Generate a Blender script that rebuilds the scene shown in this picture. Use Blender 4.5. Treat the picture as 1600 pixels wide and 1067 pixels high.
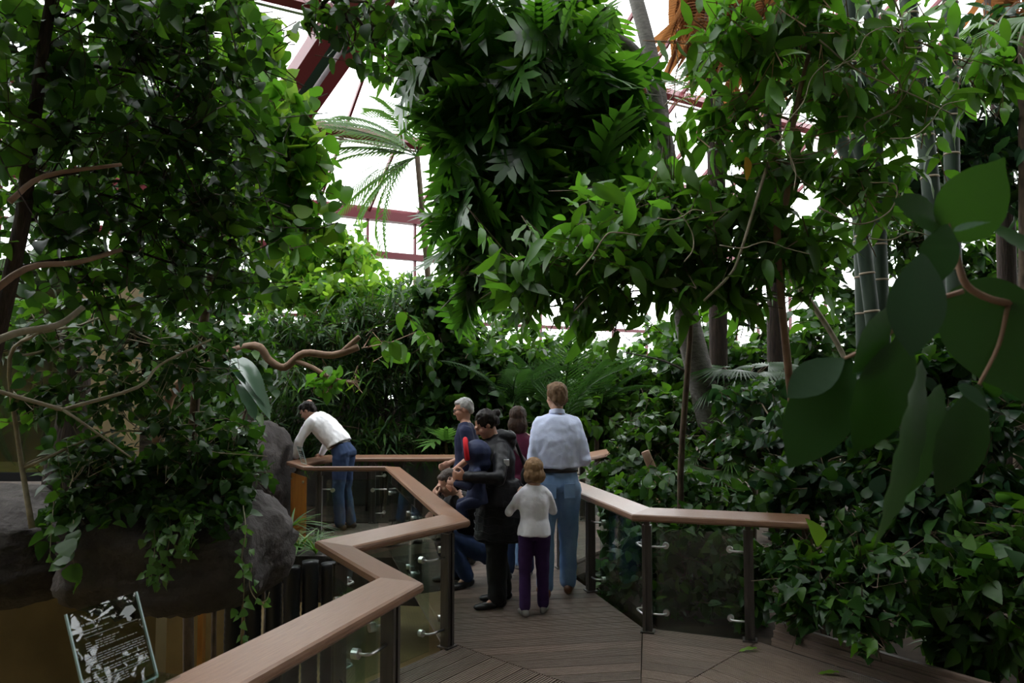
import bpy, bmesh, math, random
import numpy as np
from mathutils import Vector, Matrix, noise as mnoise

for o in list(bpy.data.objects): bpy.data.objects.remove(o)
SC = bpy.context.scene
COL = SC.collection
random.seed(7)
RNG = np.random.default_rng(7)
R = math.radians

# ------------------------------------------------------------------ camera
FPX, CAMH, HORIZON = 1200.0, 1.8, 605.0
PITCH = math.atan((HORIZON - 533.5) / FPX)
cam = bpy.data.cameras.new('camera')
camo = bpy.data.objects.new('camera', cam); COL.objects.link(camo)
camo.location = (0, 0, CAMH); camo.rotation_euler = (math.pi/2 + PITCH, 0, 0)
cam.sensor_width = 22.2; cam.lens = FPX/1600*22.2
cam.clip_start = .05; cam.clip_end = 300
cam.dof.use_dof = True; cam.dof.focus_distance = 6.6; cam.dof.aperture_fstop = 4.0
SC.camera = camo
# ------------------------------------------------------------------ sky and exposure
w = bpy.data.worlds.new('overcast'); SC.world = w; w.use_nodes = True
bg = w.node_tree.nodes['Background']
bg.inputs[0].default_value = (.96, .98, 1.0, 1); bg.inputs[1].default_value = 2.6
vs = SC.view_settings
vs.view_transform = 'Standard'; vs.look = 'None'; vs.gamma = 1; vs.use_curve_mapping = False
vs.exposure = 1.2

def P(px, py, D):
    """point at distance D (metres along +Y) on the ray through a pixel of the 1600x1067 frame"""
    u, v = (px-800)/FPX, (533.5-py)/FPX
    c, s = math.cos(PITCH), math.sin(PITCH)
    dx, dy, dz = u, c - s*v, s + c*v
    k = D/dy
    return np.array([dx*k, D, CAMH + dz*k])
def G(px, py, z=0.0):
    """point on the horizontal plane z through a pixel"""
    p = P(px, py, 1.0); k = (z-CAMH)/(p[2]-CAMH)
    return np.array([p[0]*k, k, z])
def proj(pts):
    c, s = math.cos(PITCH), math.sin(PITCH)
    x, y, z = pts[..., 0], pts[..., 1], pts[..., 2]-CAMH
    f = y*c + z*s; u = z*c - y*s
    f2 = np.where(f > .05, f, .05)
    return 800 + FPX*x/f2, 533.5 - FPX*u/f2, f

# ------------------------------------------------------------------ material helpers
def mat(name):
    m = bpy.data.materials.new(name); m.use_nodes = True
    nt = m.node_tree; nt.nodes.clear()
    out = nt.nodes.new('ShaderNodeOutputMaterial')
    return m, nt, out
def nd(nt, t, **kw):
    n = nt.nodes.new(t)
    for k, v in kw.items(): setattr(n, k, v)
    return n
def ramp(nt, fac, stops):
    r = nd(nt, 'ShaderNodeValToRGB')
    e = r.color_ramp.elements
    while len(e) < len(stops): e.new(.5)
    for i, (p, c) in enumerate(stops): e[i].position = p; e[i].color = (*c, 1)
    nt.links.new(fac, r.inputs[0]); return r.outputs[0]
def simple(name, c1, c2=None, rough=.6, metal=0, scale=8, bump=0, stretch=(1, 1, 1), spec=.5, coord='Object', detail=4, bscale=None):
    m, nt, out = mat(name)
    b = nd(nt, 'ShaderNodeBsdfPrincipled')
    b.inputs['Roughness'].default_value = rough; b.inputs['Metallic'].default_value = metal
    b.inputs['Specular IOR Level'].default_value = spec
    b.inputs['Base Color'].default_value = (*c1, 1)
    if c2 or bump:
        tc = nd(nt, 'ShaderNodeTexCoord'); mp = nd(nt, 'ShaderNodeMapping')
        mp.inputs['Scale'].default_value = stretch
        nt.links.new(tc.outputs[coord], mp.inputs[0])
        nz = nd(nt, 'ShaderNodeTexNoise'); nz.inputs['Scale'].default_value = scale; nz.inputs['Detail'].default_value = detail
        nt.links.new(mp.outputs[0], nz.inputs[0])
        if c2: nt.links.new(ramp(nt, nz.outputs[0], [(.32, c1), (.68, c2)]), b.inputs['Base Color'])
        if bump:
            src = nz
            if bscale:
                src = nd(nt, 'ShaderNodeTexNoise'); src.inputs['Scale'].default_value = bscale; src.inputs['Detail'].default_value = 6
                nt.links.new(mp.outputs[0], src.inputs[0])
            bp = nd(nt, 'ShaderNodeBump'); bp.inputs['Strength'].default_value = bump; bp.inputs['Distance'].default_value = .02
            nt.links.new(src.outputs[0], bp.inputs['Height']); nt.links.new(bp.outputs[0], b.inputs['Normal'])
    nt.links.new(b.outputs[0], out.inputs[0])
    return m
def leafmat(name, ca, cb, trans, rough=.38, tf=.35, spec=.5):
    """green blade: glossy upper skin over a translucent body, hue varies from leaf to leaf"""
    m, nt, out = mat(name)
    g = nd(nt, 'ShaderNodeNewGeometry'); oi = nd(nt, 'ShaderNodeObjectInfo')
    add = nd(nt, 'ShaderNodeMath', operation='ADD'); fr = nd(nt, 'ShaderNodeMath', operation='FRACT')
    nt.links.new(g.outputs['Random Per Island'], add.inputs[0]); nt.links.new(oi.outputs['Random'], add.inputs[1])
    nt.links.new(add.outputs[0], fr.inputs[0])
    mid = tuple((a+b)/2 for a, b in zip(ca, cb))
    col = ramp(nt, fr.outputs[0], [(0, ca), (.55, mid), (1, cb)])
    b = nd(nt, 'ShaderNodeBsdfPrincipled'); b.inputs['Roughness'].default_value = rough
    b.inputs['Specular IOR Level'].default_value = spec
    nt.links.new(col, b.inputs['Base Color'])
    t = nd(nt, 'ShaderNodeBsdfTranslucent'); 
    mx = nd(nt, 'ShaderNodeMix', data_type='RGBA'); mx.blend_type = 'MIX'; mx.inputs[0].default_value = .6
    nt.links.new(col, mx.inputs[6]); mx.inputs[7].default_value = (*trans, 1)
    nt.links.new(mx.outputs[2], t.inputs[0])
    ms = nd(nt, 'ShaderNodeMixShader'); ms.inputs[0].default_value = tf
    nt.links.new(b.outputs[0], ms.inputs[1]); nt.links.new(t.outputs[0], ms.inputs[2])
    nt.links.new(ms.outputs[0], out.inputs[0])
    return m
def glassmat(name, tint, ior=1.5, rough=.0):
    m, nt, out = mat(name)
    t = nd(nt, 'ShaderNodeBsdfTransparent'); t.inputs[0].default_value = (*tint, 1)
    g = nd(nt, 'ShaderNodeBsdfGlossy'); g.inputs['Roughness'].default_value = rough
    lw = nd(nt, 'ShaderNodeLayerWeight'); lw.inputs[0].default_value = .5
    pw = nd(nt, 'ShaderNodeMath', operation='POWER'); pw.inputs[1].default_value = 5
    ma = nd(nt, 'ShaderNodeMath', operation='MULTIPLY_ADD'); f0 = ((ior-1)/(ior+1))**2; ma.inputs[1].default_value = 1-f0; ma.inputs[2].default_value = f0
    nt.links.new(lw.outputs['Facing'], pw.inputs[0]); nt.links.new(pw.outputs[0], ma.inputs[0])
    ms = nd(nt, 'ShaderNodeMixShader')
    nt.links.new(ma.outputs[0], ms.inputs[0]); nt.links.new(t.outputs[0], ms.inputs[1]); nt.links.new(g.outputs[0], ms.inputs[2])
    nt.links.new(ms.outputs[0], out.inputs[0])
    return m

M = {}
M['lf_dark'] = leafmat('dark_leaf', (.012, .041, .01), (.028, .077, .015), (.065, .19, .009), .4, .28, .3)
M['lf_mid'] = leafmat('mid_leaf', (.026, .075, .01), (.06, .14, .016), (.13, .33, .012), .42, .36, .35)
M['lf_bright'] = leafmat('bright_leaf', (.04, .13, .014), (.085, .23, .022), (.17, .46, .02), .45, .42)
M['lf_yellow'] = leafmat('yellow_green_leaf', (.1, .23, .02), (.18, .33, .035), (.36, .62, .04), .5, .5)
M['lf_thick'] = leafmat('thick_leaf', (.016, .05, .011), (.028, .075, .015), (.03, .1, .007), .42, .12, .25)
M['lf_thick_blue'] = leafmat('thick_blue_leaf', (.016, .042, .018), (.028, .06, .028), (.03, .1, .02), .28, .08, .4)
M['lf_bread'] = leafmat('breadfruit_leaf', (.02, .075, .012), (.045, .13, .018), (.1, .3, .012), .3, .33, .45)
M['lf_blue'] = leafmat('blue_green_leaf', (.013, .045, .022), (.03, .078, .034), (.05, .16, .02), .33, .22, .4)
M['lf_silver'] = leafmat('silvery_leaf', (.05, .1, .06), (.09, .15, .1), (.06, .2, .04), .2, .2, 1.0)
M['lf_palm'] = leafmat('palm_leaf', (.04, .12, .02), (.085, .19, .035), (.16, .36, .03), .4, .38)
M['lf_vine'] = leafmat('vine_leaf', (.04, .12, .02), (.13, .26, .06), (.16, .4, .04), .38, .35)
M['lf_dead'] = leafmat('dead_leaf', (.16, .06, .022), (.3, .13, .05), (.4, .17, .05), .8, .4, .1)
M['lf_gold'] = leafmat('gold_leaf', (.42, .2, .02), (.55, .3, .04), (.7, .4, .03), .6, .4)
M['bark_grey'] = simple('grey_bark', (.11, .1, .09), (.2, .185, .165), .85, scale=14, bump=.5, stretch=(1, 1, 3), bscale=40)
M['bark_brown'] = simple('brown_bark', (.05, .034, .022), (.11, .075, .045), .9, scale=18, bump=.6, stretch=(1, 1, .4))
M['bark_tan'] = simple('tan_bark', (.17, .095, .055), (.27, .16, .1), .75, scale=9, bump=.35)
M['bark_pale'] = simple('pale_twig', (.2, .17, .11), (.3, .26, .18), .8, scale=20)
M['bark_dark'] = simple('dark_fibre', (.018, .012, .009), (.05, .03, .02), .95, scale=22, bump=.8, stretch=(3, 3, .3))
M['bamboo'] = simple('bamboo_skin', (.02, .036, .026), (.05, .072, .05), .55, scale=6, stretch=(1, 1, .3), spec=.2)
M['bamboo_node'] = simple('bamboo_node', (.25, .2, .14), (.33, .27, .19), .7, scale=10)
M['soil'] = simple('soil', (.018, .013, .009), (.05, .036, .024), .95, scale=5, bump=.8, spec=.1)
M['rock'] = simple('rough_render', (.036, .03, .028), (.072, .061, .057), .92, scale=5, bump=1.0, bscale=22)
M['ochre'] = simple('ochre_ground', (.12, .085, .026), (.2, .14, .05), .75, scale=2.2, bump=.15)
M['ochre_wall'] = simple('ochre_wall', (.12, .085, .026), (.2, .14, .05), .8, scale=1.6, bump=.1)
M['backwall'] = simple('dark_render', (.035, .032, .028), (.075, .068, .06), .9, scale=2, bump=.6, bscale=9)
M['red'] = simple('red_lacquer', (.13, .012, .02), None, .45)
M['gutter'] = simple('green_metal', (.03, .07, .06), None, .35, .4)
M['pane'] = glassmat('roof_glass', (.97, .98, .98))
M['glass'] = glassmat('railing_glass', (.84, .92, .89))
M['acrylic'] = glassmat('acrylic', (.86, .9, .9), 1.49)
M['acryl_edge'] = simple('acrylic_edge', (.35, .48, .47), None, .15)
M['print'] = simple('white_print', (.3, .32, .32), None, .8)
M['steel'] = simple('stainless', (.62, .62, .6), None, .28, 1)
M['post'] = simple('bronze_steel', (.07, .062, .055), (.11, .098, .088), .45, .6, scale=30, stretch=(1, 1, .1))
M['pipe'] = simple('black_pipe', (.012, .013, .016), None, .5)
M['concrete'] = simple('concrete', (.1, .095, .085), (.16, .15, .14), .9, scale=3)
M['mesh_green'] = glassmat('tank_glass', (.45, .5, .34))
M['amber'] = simple('amber_wood', (.36, .13, .02), (.52, .22, .035), .35, scale=5, stretch=(4, 4, .5))

def woodmat(name, c1, c2, rough, axis_stretch, bump=.12, scale=6):
    m, nt, out = mat(name)
    tc = nd(nt, 'ShaderNodeTexCoord'); mp = nd(nt, 'ShaderNodeMapping'); mp.inputs['Scale'].default_value = axis_stretch
    nt.links.new(tc.outputs['UV'], mp.inputs[0])
    n1 = nd(nt, 'ShaderNodeTexNoise'); n1.inputs['Scale'].default_value = scale; n1.inputs['Detail'].default_value = 7; n1.inputs['Roughness'].default_value = .65
    nt.links.new(mp.outputs[0], n1.inputs[0])
    oi = nd(nt, 'ShaderNodeObjectInfo')
    b = nd(nt, 'ShaderNodeBsdfPrincipled'); b.inputs['Roughness'].default_value = rough
    hs = nd(nt, 'ShaderNodeHueSaturation')
    mr = nd(nt, 'ShaderNodeMapRange'); mr.inputs[3].default_value = .8; mr.inputs[4].default_value = 1.2
    nt.links.new(oi.outputs['Random'], mr.inputs[0]); nt.links.new(mr.outputs[0], hs.inputs['Value'])
    nt.links.new(ramp(nt, n1.outputs[0], [(.3, c1), (.7, c2)]), hs.inputs['Color'])
    nt.links.new(hs.outputs[0], b.inputs['Base Color'])
    bp = nd(nt, 'ShaderNodeBump'); bp.inputs['Strength'].default_value = bump; bp.inputs['Distance'].default_value = .01
    nt.links.new(n1.outputs[0], bp.inputs['Height']); nt.links.new(bp.outputs[0], b.inputs['Normal'])
    nt.links.new(b.outputs[0], out.inputs[0]); return m
M['rail'] = woodmat('oiled_handrail', (.17, .085, .05), (.29, .165, .105), .3, (1.2, 30, 1), .15)
M['deck'] = woodmat('weathered_decking', (.12, .083, .063), (.24, .178, .14), .55, (1.0, 25, 1), .25)
M['deck_under'] = simple('joist_timber', (.12, .083, .063), (.2, .145, .11), .8)

# ------------------------------------------------------------------ object helpers
def obj(name, verts, faces, m, parent=None, uv=None, smooth=False):
    me = bpy.data.meshes.new(name)
    me.from_pydata([tuple(map(float, v)) for v in verts], [], [tuple(f) for f in faces])
    if uv is not None:
        l = me.uv_layers.new(name='uv')
        li = np.zeros(len(me.loops), dtype=np.int32); me.loops.foreach_get('vertex_index', li)
        l.data.foreach_set('uv', np.asarray(uv, dtype=np.float32)[li].ravel())
    if smooth: me.polygons.foreach_set('use_smooth', [True]*len(me.polygons))
    me.materials.append(M[m] if isinstance(m, str) else m)
    return link(name, me, parent)
def link(name, me, parent=None):
    o = bpy.data.objects.new(name, me); COL.objects.link(o)
    if parent is not None: o.parent = parent
    return o
def tag(o, label=None, cat=None, group=None, kind=None):
    if label: o['label'] = label
    if cat: o['category'] = cat
    if group: o['group'] = group
    if kind: o['kind'] = kind
    return o
def thing(name, label, cat, loc=(0, 0, 0), rz=0, group=None):
    o = bpy.data.objects.new(name, None); COL.objects.link(o); o.empty_display_size = .1
    o.location = tuple(map(float, loc)); o.rotation_euler = (0, 0, rz)
    return tag(o, label, cat, group)
def struct(o): o['kind'] = 'structure'; return o
class MB:
    def __init__(s): s.v = []; s.f = []; s.n = 0
    def add(s, v, f):
        s.v.extend(v); s.f.extend([tuple(i+s.n for i in q) for q in f]); s.n += len(v); return s
    def box(s, a, b):
        (x0, y0, z0), (x1, y1, z1) = a, b
        v = [(x, y, z) for x in (x0, x1) for y in (y0, y1) for z in (z0, z1)]
        return s.add(v, [(0, 1, 3, 2), (4, 6, 7, 5), (0, 4, 5, 1), (2, 3, 7, 6), (0, 2, 6, 4), (1, 5, 7, 3)])
    def obox(s, c, ax, hx, ay, hy, az, hz):
        c, ax, ay, az = map(np.asarray, (c, ax, ay, az))
        v = [c+ax*hx*i+ay*hy*j+az*hz*k for i in (-1, 1) for j in (-1, 1) for k in (-1, 1)]
        return s.add(v, [(0, 1, 3, 2), (4, 6, 7, 5), (0, 4, 5, 1), (2, 3, 7, 6), (0, 2, 6, 4), (1, 5, 7, 3)])
    def tube(s, pts, rad, sides=8, cap=True):
        pts = np.asarray(pts, float); n = len(pts)
        rad = np.full(n, rad) if np.isscalar(rad) else np.asarray(rad, float)
        t = np.gradient(pts, axis=0); t /= np.linalg.norm(t, axis=1)[:, None]+1e-9
        ref = np.array([0, 0, 1.]) if abs(t[0, 2]) < .9 else np.array([1., 0, 0])
        a = np.arange(sides)*2*math.pi/sides
        vv = []
        u = np.cross(t[0], ref); u /= np.linalg.norm(u)
        for i in range(n):
            u = u - t[i]*(u@t[i]); u /= np.linalg.norm(u)+1e-9
            w_ = np.cross(t[i], u)
            vv.append(pts[i] + rad[i]*(np.cos(a)[:, None]*u + np.sin(a)[:, None]*w_))
        vv = np.concatenate(vv)
        f = [(i*sides+k, i*sides+(k+1) % sides, (i+1)*sides+(k+1) % sides, (i+1)*sides+k) for i in range(n-1) for k in range(sides)]
        if cap:
            f.append(tuple(range(sides-1, -1, -1))); f.append(tuple((n-1)*sides+k for k in range(sides)))
        return s.add(list(vv), f)
    def ell(s, c, r, nu=12, nv=8, rot=None):
        v = [(0, 0, -1)]
        for j in range(1, nv):
            ph = -math.pi/2+math.pi*j/nv
            for i in range(nu): v.append((math.cos(ph)*math.cos(2*math.pi*i/nu), math.cos(ph)*math.sin(2*math.pi*i/nu), math.sin(ph)))
        v.append((0, 0, 1)); v = np.array(v)*np.asarray(r)
        if rot is not None: v = v@np.asarray(rot).T
        v = v+np.asarray(c)
        f = [(0, 1+(i+1) % nu, 1+i) for i in range(nu)]
        for j in range(nv-2):
            for i in range(nu): f.append((1+j*nu+i, 1+j*nu+(i+1) % nu, 1+(j+1)*nu+(i+1) % nu, 1+(j+1)*nu+i))
        t = len(v)-1; f += [(t, 1+(nv-2)*nu+i, 1+(nv-2)*nu+(i+1) % nu) for i in range(nu)]
        return s.add(list(v), f)
    def build(s, name, m, parent=None, smooth=False, uv=None):
        return obj(name, s.v, s.f, m, parent, uv, smooth)
def spline(pts, n=5):
    """Catmull-Rom through points"""
    p = np.asarray(pts, float)
    if len(p) < 3: return np.array([p[0]+(p[-1]-p[0])*k/n for k in range(n+1)])
    q = np.vstack([2*p[0]-p[1], p, 2*p[-1]-p[-2]]); out = []
    for i in range(1, len(q)-2):
        for k in range(n):
            t = k/n
            out.append(.5*((2*q[i])+(-q[i-1]+q[i+1])*t+(2*q[i-1]-5*q[i]+4*q[i+1]-q[i+2])*t*t+(-q[i-1]+3*q[i]-3*q[i+1]+q[i+2])*t**3))
    out.append(p[-1]); return np.array(out)
def unit(v): v = np.asarray(v, float); return v/(np.linalg.norm(v)+1e-12)

# ================================================================== GLASSHOUSE
AX = np.array([-.5, .866, 0.]); BX = np.array([.866, .5, 0.]); ZX = np.array([0, 0, 1.])
EAVE_P = P(560, 332, 20.0); A_EAVE = float(EAVE_P@AX); Z_EAVE = float(EAVE_P[2]); TAN = math.tan(R(32))
B0, B1, RIDGE_A, REAR_A, STEP = -13.5, 20.25, 1.5, -10.0, 1.35
SL = unit(AX*-1 + ZX*TAN)                       # up the roof slope, towards the camera
RN = unit(np.cross(BX, SL));  RN = RN if RN[2] > 0 else -RN
E0 = AX*A_EAVE + ZX*Z_EAVE
def wallp(b, z): return AX*A_EAVE + BX*b + ZX*z
def roofp(b, s): return E0 + BX*b + SL*s
ncol = int(round((B1-B0)/STEP))
roof_len = (A_EAVE-RIDGE_A)/(SL@(-AX))
# pane mesh helper: flat thin boxes sharing one mesh
def pane_mesh(name, wx, hy, m):
    b = MB().box((-wx/2, -hy/2, -.006), (wx/2, hy/2, .006))
    me = bpy.data.meshes.new(name); me.from_pydata([tuple(v) for v in b.v], [], b.f); me.materials.append(M[m]); return me
def place(o, c, x, y, z):
    o.matrix_local = Matrix(((x[0], y[0], z[0], c[0]), (x[1], y[1], z[1], c[1]), (x[2], y[2], z[2], c[2]), (0, 0, 0, 1)))
gw = struct(thing('window_1', 'tall red framed glass wall of the hothouse with thin mullions', 'window'))
zt = P(560, 395, 20.0)[2]
rows = [(.1, 2.0), (2.0, 3.6), (3.6, zt), (zt, Z_EAVE)]
for (z0, z1) in rows:
    me = pane_mesh('pane', STEP-.04, z1-z0-.02, 'pane')
    for k in range(ncol):
        place(link('pane', me, gw), wallp(B0+STEP*(k+.5), (z0+z1)/2), BX, ZX, AX)
for k in range(ncol+1):
    MB().obox(wallp(B0+STEP*k, Z_EAVE/2), BX, .03, AX, .045, ZX, Z_EAVE/2).build('mullion', 'red', gw)
for z, hz, d in ((.06, .06, .06), (2.0, .05, .06), (3.6, .05, .06), (zt, .085, .09), (Z_EAVE, .16, .14)):
    MB().obox(wallp((B0+B1)/2, z), BX, (B1-B0)/2, AX, d, ZX, hz).build('transom', 'red', gw)
gr = struct(thing('ceiling', 'sloping glass roof on dark red rafters and purlins', 'roof'))
nrow = 6; rh = roof_len/nrow
me = pane_mesh('pane', STEP-.04, rh-.02, 'pane')
for k in range(ncol):
    for j in range(nrow):
        place(link('pane', me, gr), roofp(B0+STEP*(k+.5), rh*(j+.5)), BX, SL, RN)
for k in range(ncol+1):
    MB().obox(roofp(B0+STEP*k, roof_len/2), BX, .028, SL, roof_len/2, RN, .05).build('rafter', 'red', gr)
def ray_roof(px, py):
    d = P(px, py, 1.0)-np.array([0, 0, CAMH]); o = np.array([0, 0, CAMH])
    t = ((E0-o)@RN)/(d@RN); return o+d*t
s1 = float((ray_roof(510, 196)-E0)@SL)
for s in [s1, s1*2.1, s1*3.2, s1*4.3]:
    if s < roof_len-.5:
        MB().obox(roofp((B0+B1)/2, s)-RN*.1, BX, (B1-B0)/2, SL, .09, RN, .12).build('purlin', 'red', gr)
        MB().obox(roofp((B0+B1)/2, s-.22)-RN*.1, BX, (B1-B0)/2, SL, .03, RN, .03).build('pipe', 'steel', gr)
# diagonal red girder pair with a green gutter between
h0, h1 = ray_roof(400, 235)-RN*.25, ray_roof(585, -40)-RN*.25
hd = unit(h1-h0); hs = unit(np.cross(hd, RN)); hl = np.linalg.norm(h1-h0)/2+6; hc = (h0+h1)/2+hd*3
gd = thing('roof_girder', 'dark red diagonal roof girder with green gutter under the glass roof', 'girder', hc)
for s in (-.3, .3):
    MB().obox(hs*s, hd, hl, hs, .15, RN, .2).build('beam', 'red', gd)
MB().obox(hs*.02, hd, hl, hs, .1, RN, .12).build('gutter', 'gutter', gd)
# right glazed side; solid back added unseen to darken behind the camera
gs = struct(thing('window_2', 'red framed glass side wall of the hothouse beyond the bamboo', 'window'))
na = int((A_EAVE-REAR_A)/STEP)
for (z0, z1) in ((.1, 3.1), (3.1, Z_EAVE)):
    me = pane_mesh('pane', STEP-.04, z1-z0-.02, 'pane')
    for k in range(na):
        place(link('pane', me, gs), AX*(REAR_A+STEP*(k+.5))+BX*B1+ZX*(z0+z1)/2, AX, ZX, BX)
for k in range(na+1):
    MB().obox(AX*(REAR_A+STEP*k)+BX*B1+ZX*Z_EAVE/2, AX, .03, BX, .045, ZX, Z_EAVE/2).build('mullion', 'red', gs)
ZR = Z_EAVE + TAN*(A_EAVE-RIDGE_A)
def slab(name, pts, nrm, th, m):
    pts = [np.asarray(p) for p in pts]; n = len(pts); nrm = np.asarray(nrm)
    v = pts+[p+nrm*th for p in pts]
    f = [tuple(range(n)), tuple(range(2*n-1, n-1, -1))]+[(i, i+n, (i+1) % n+n, (i+1) % n) for i in range(n)]
    return obj(name, v, f, m)
struct(slab('wall_left', [AX*REAR_A+BX*B0-ZX*1.3, AX*A_EAVE+BX*B0-ZX*1.3, AX*A_EAVE+BX*B0+ZX*Z_EAVE, AX*RIDGE_A+BX*B0+ZX*ZR, AX*REAR_A+BX*B0+ZX*8], BX*-1, .2, 'concrete'))
struct(slab('wall_rear_added', [AX*REAR_A+BX*B0-ZX*1.3, AX*REAR_A+BX*B1-ZX*1.3, AX*REAR_A+BX*B1+ZX*8, AX*REAR_A+BX*B0+ZX*8], AX*-1, .2, 'concrete'))  # out of view, put in for darkness behind the camera
struct(slab('roof_rear_added', [AX*REAR_A+BX*B0+ZX*8, AX*REAR_A+BX*B1+ZX*8, AX*RIDGE_A+BX*B1+ZX*ZR, AX*RIDGE_A+BX*B0+ZX*ZR], ZX, .15, 'concrete'))  # unseen slope, made opaque to cut sky light from behind

# ================================================================== GROUND
struct(obj('ground', [(-40, -14, -1.3), (40, -14, -1.3), (40, 60, -1.3), (-40, 60, -1.3)], [(0, 1, 2, 3)], 'ochre'))
bed = [(-12, 11.3), (-2.9, 11.3), (1.0, 10.8), (1.95, 12.4), (3.4, 11.8), (.95, 8.1), (1.22, 5.98), (1.95, 5.72), (4.0, 2.9), (4.0, -8), (20, -8), (26, 40), (-20, 40)]
struct(slab('soil_bed', [(x, y, -1.3) for x, y in bed], ZX, 1.16, 'soil'))

# ================================================================== DECK (wedges of grooved planks round one hub)
HUB = np.array([.72, 4.43])
C1, C2, C3, C4 = G(626, 906, .88)[:2], G(523, 849, .88)[:2], G(711, 808, .88)[:2], G(614, 729, .88)[:2]
C5, C6, C7 = np.array([-2.33, 8.97]), np.array([-2.66, 9.5]), np.array([-2.4, 10.3])
F1, F2, F3 = np.array([-.55, 10.35]), np.array([1.0, 10.5]), np.array([1.9, 12.1])
L0 = C1 + unit(G(315, 1067, .88)[:2]-C1)*3.6
R1, R2 = G(1002, 798, .88)[:2], G(1266, 810, .88)[:2]
R0 = R1 + unit(G(905, 762, .88)[:2]-R1)*2.1 + np.array([.05, 0])
RB = np.array([1.75, 5.57]); RA = np.array([.98, 5.89])
deck = struct(thing('floor', 'weathered grooved timber decking laid in wedges', 'floor'))
PLW, GAP, NR = .142, .006, 7
def planks(poly, d):
    poly = [np.asarray(p, float) for p in poly]; d = unit(d); n = np.array([-d[1], d[0]])
    S = [p@n for p in poly]
    def interval(s):
        ts = []
        for i in range(len(poly)):
            a, b = poly[i], poly[(i+1) % len(poly)]; sa, sb = a@n-s, b@n-s
            if (sa <= 0 <= sb) or (sb <= 0 <= sa):
                k = sa/(sa-sb) if abs(sa-sb) > 1e-9 else 0
                ts.append((a+(b-a)*k)@d)
        return (min(ts), max(ts)) if len(ts) >= 2 else None
    k0, k1 = math.floor(min(S)/PLW), math.ceil(max(S)/PLW)
    for k in range(k0, k1):
        a = max(k*PLW+GAP/2, min(S)+.002); b = min((k+1)*PLW-GAP/2, max(S)-.002)
        if b-a < .012: continue
        nr = max(1, int(round((b-a)/((PLW-GAP)/NR))))
        prof = [(a, -.028)]; w_ = (b-a)/nr
        for r in range(nr):
            s0 = a+r*w_
            prof += [(s0+w_*.1, 0), (s0+w_*.56, 0)]
            if r < nr-1: prof += [(s0+w_*.64, -.01), (s0+w_*1.02, -.01)]
        prof.append((b, -.028))
        vs_, uv = [], []
        for s, z in prof:
            iv = interval(min(max(s, min(S)+.001), max(S)-.001))
            if iv is None: break
            t0, t1 = iv[0]+.004, iv[1]-.004
            if t1 < t0: t0 = t1 = (t0+t1)/2
            for t in (t0, t1):
                q = d*t+n*s; vs_.append((q[0], q[1], z)); uv.append((t+k*3.7, s))
        else:
            m_ = len(prof)
            f = [(2*i, 2*i+1, 2*i+3, 2*i+2) for i in range(m_-1)]
            f += [tuple(2*i for i in range(m_)), tuple(2*i+1 for i in range(m_-1, -1, -1)), (0, 2*m_-2, 2*m_-1, 1)]
            obj('plank', vs_, f, 'deck', deck, uv)
EX = .06
def rb(p): return np.asarray(p)
planks([HUB, C3, C2, C1], C3-C2)
planks([HUB, C1, L0, (L0[0], -2.5), (.72, -2.5)], C3-C2)
planks([HUB, RB, RB+np.array([.61, -.85])*3.2, (3.7, -2.5), (.72, -2.5)], (.61, -.85))
planks([HUB, RA, RB], RB-RA)
planks([HUB, C3, RA], (1.32, .2))
planks([C3, C4, R0, RA], (1.32, .2))
planks([C4, C4+(R0-C4)*.5, (-.5, 10.4), C7, C6, C5], (.22, -.46))
planks([C4+(R0-C4)*.5, R0, (2.9, 11.6), F3, F2, (-.5, 10.4)], (1.2, .5))
joist = MB()
for poly in ([HUB, C3, C2, C1], [HUB, C1, L0, (L0[0], -2.5), (3.7, -2.5), RB+np.array([.61, -.85])*3.2, RB, RA, C3], [C3, C4, R0, RA], [C4, R0, (2.9, 11.6), F3, F2, C7, C6, C5]):
    n_ = len(poly); joist.add([(p[0], p[1], -.05) for p in poly]+[(p[0], p[1], -.16) for p in poly],
                              [tuple(range(n_)), tuple(range(2*n_-1, n_-1, -1))]+[(i, (i+1) % n_, (i+1) % n_+n_, i+n_) for i in range(n_)])
joist.build('joist_frame', 'deck_under', deck)
# standing grooved boards edging the bed
kd = unit(np.array([.61, -.85, 0])); kn = np.array([-kd[1], kd[0], 0]); ke = thing('edging_board', 'dark grooved timber edging between decking and shrubs', 'edging', (RB[0], RB[1], 0))
for j in range(3):
    b_ = MB(); L_ = 3.0
    for r in range(3):
        b_.obox(kd*(L_/2+.12)+kn*(.0+.022*j)+ZX*(.016+.05*j+.0165*r), kd, L_/2, kn, .018 if r % 2 == 0 else .014, ZX, .0078)
    b_.build('board', 'deck', ke, uv=[(v[0]*.8+v[1], v[2]) for v in b_.v])

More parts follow.
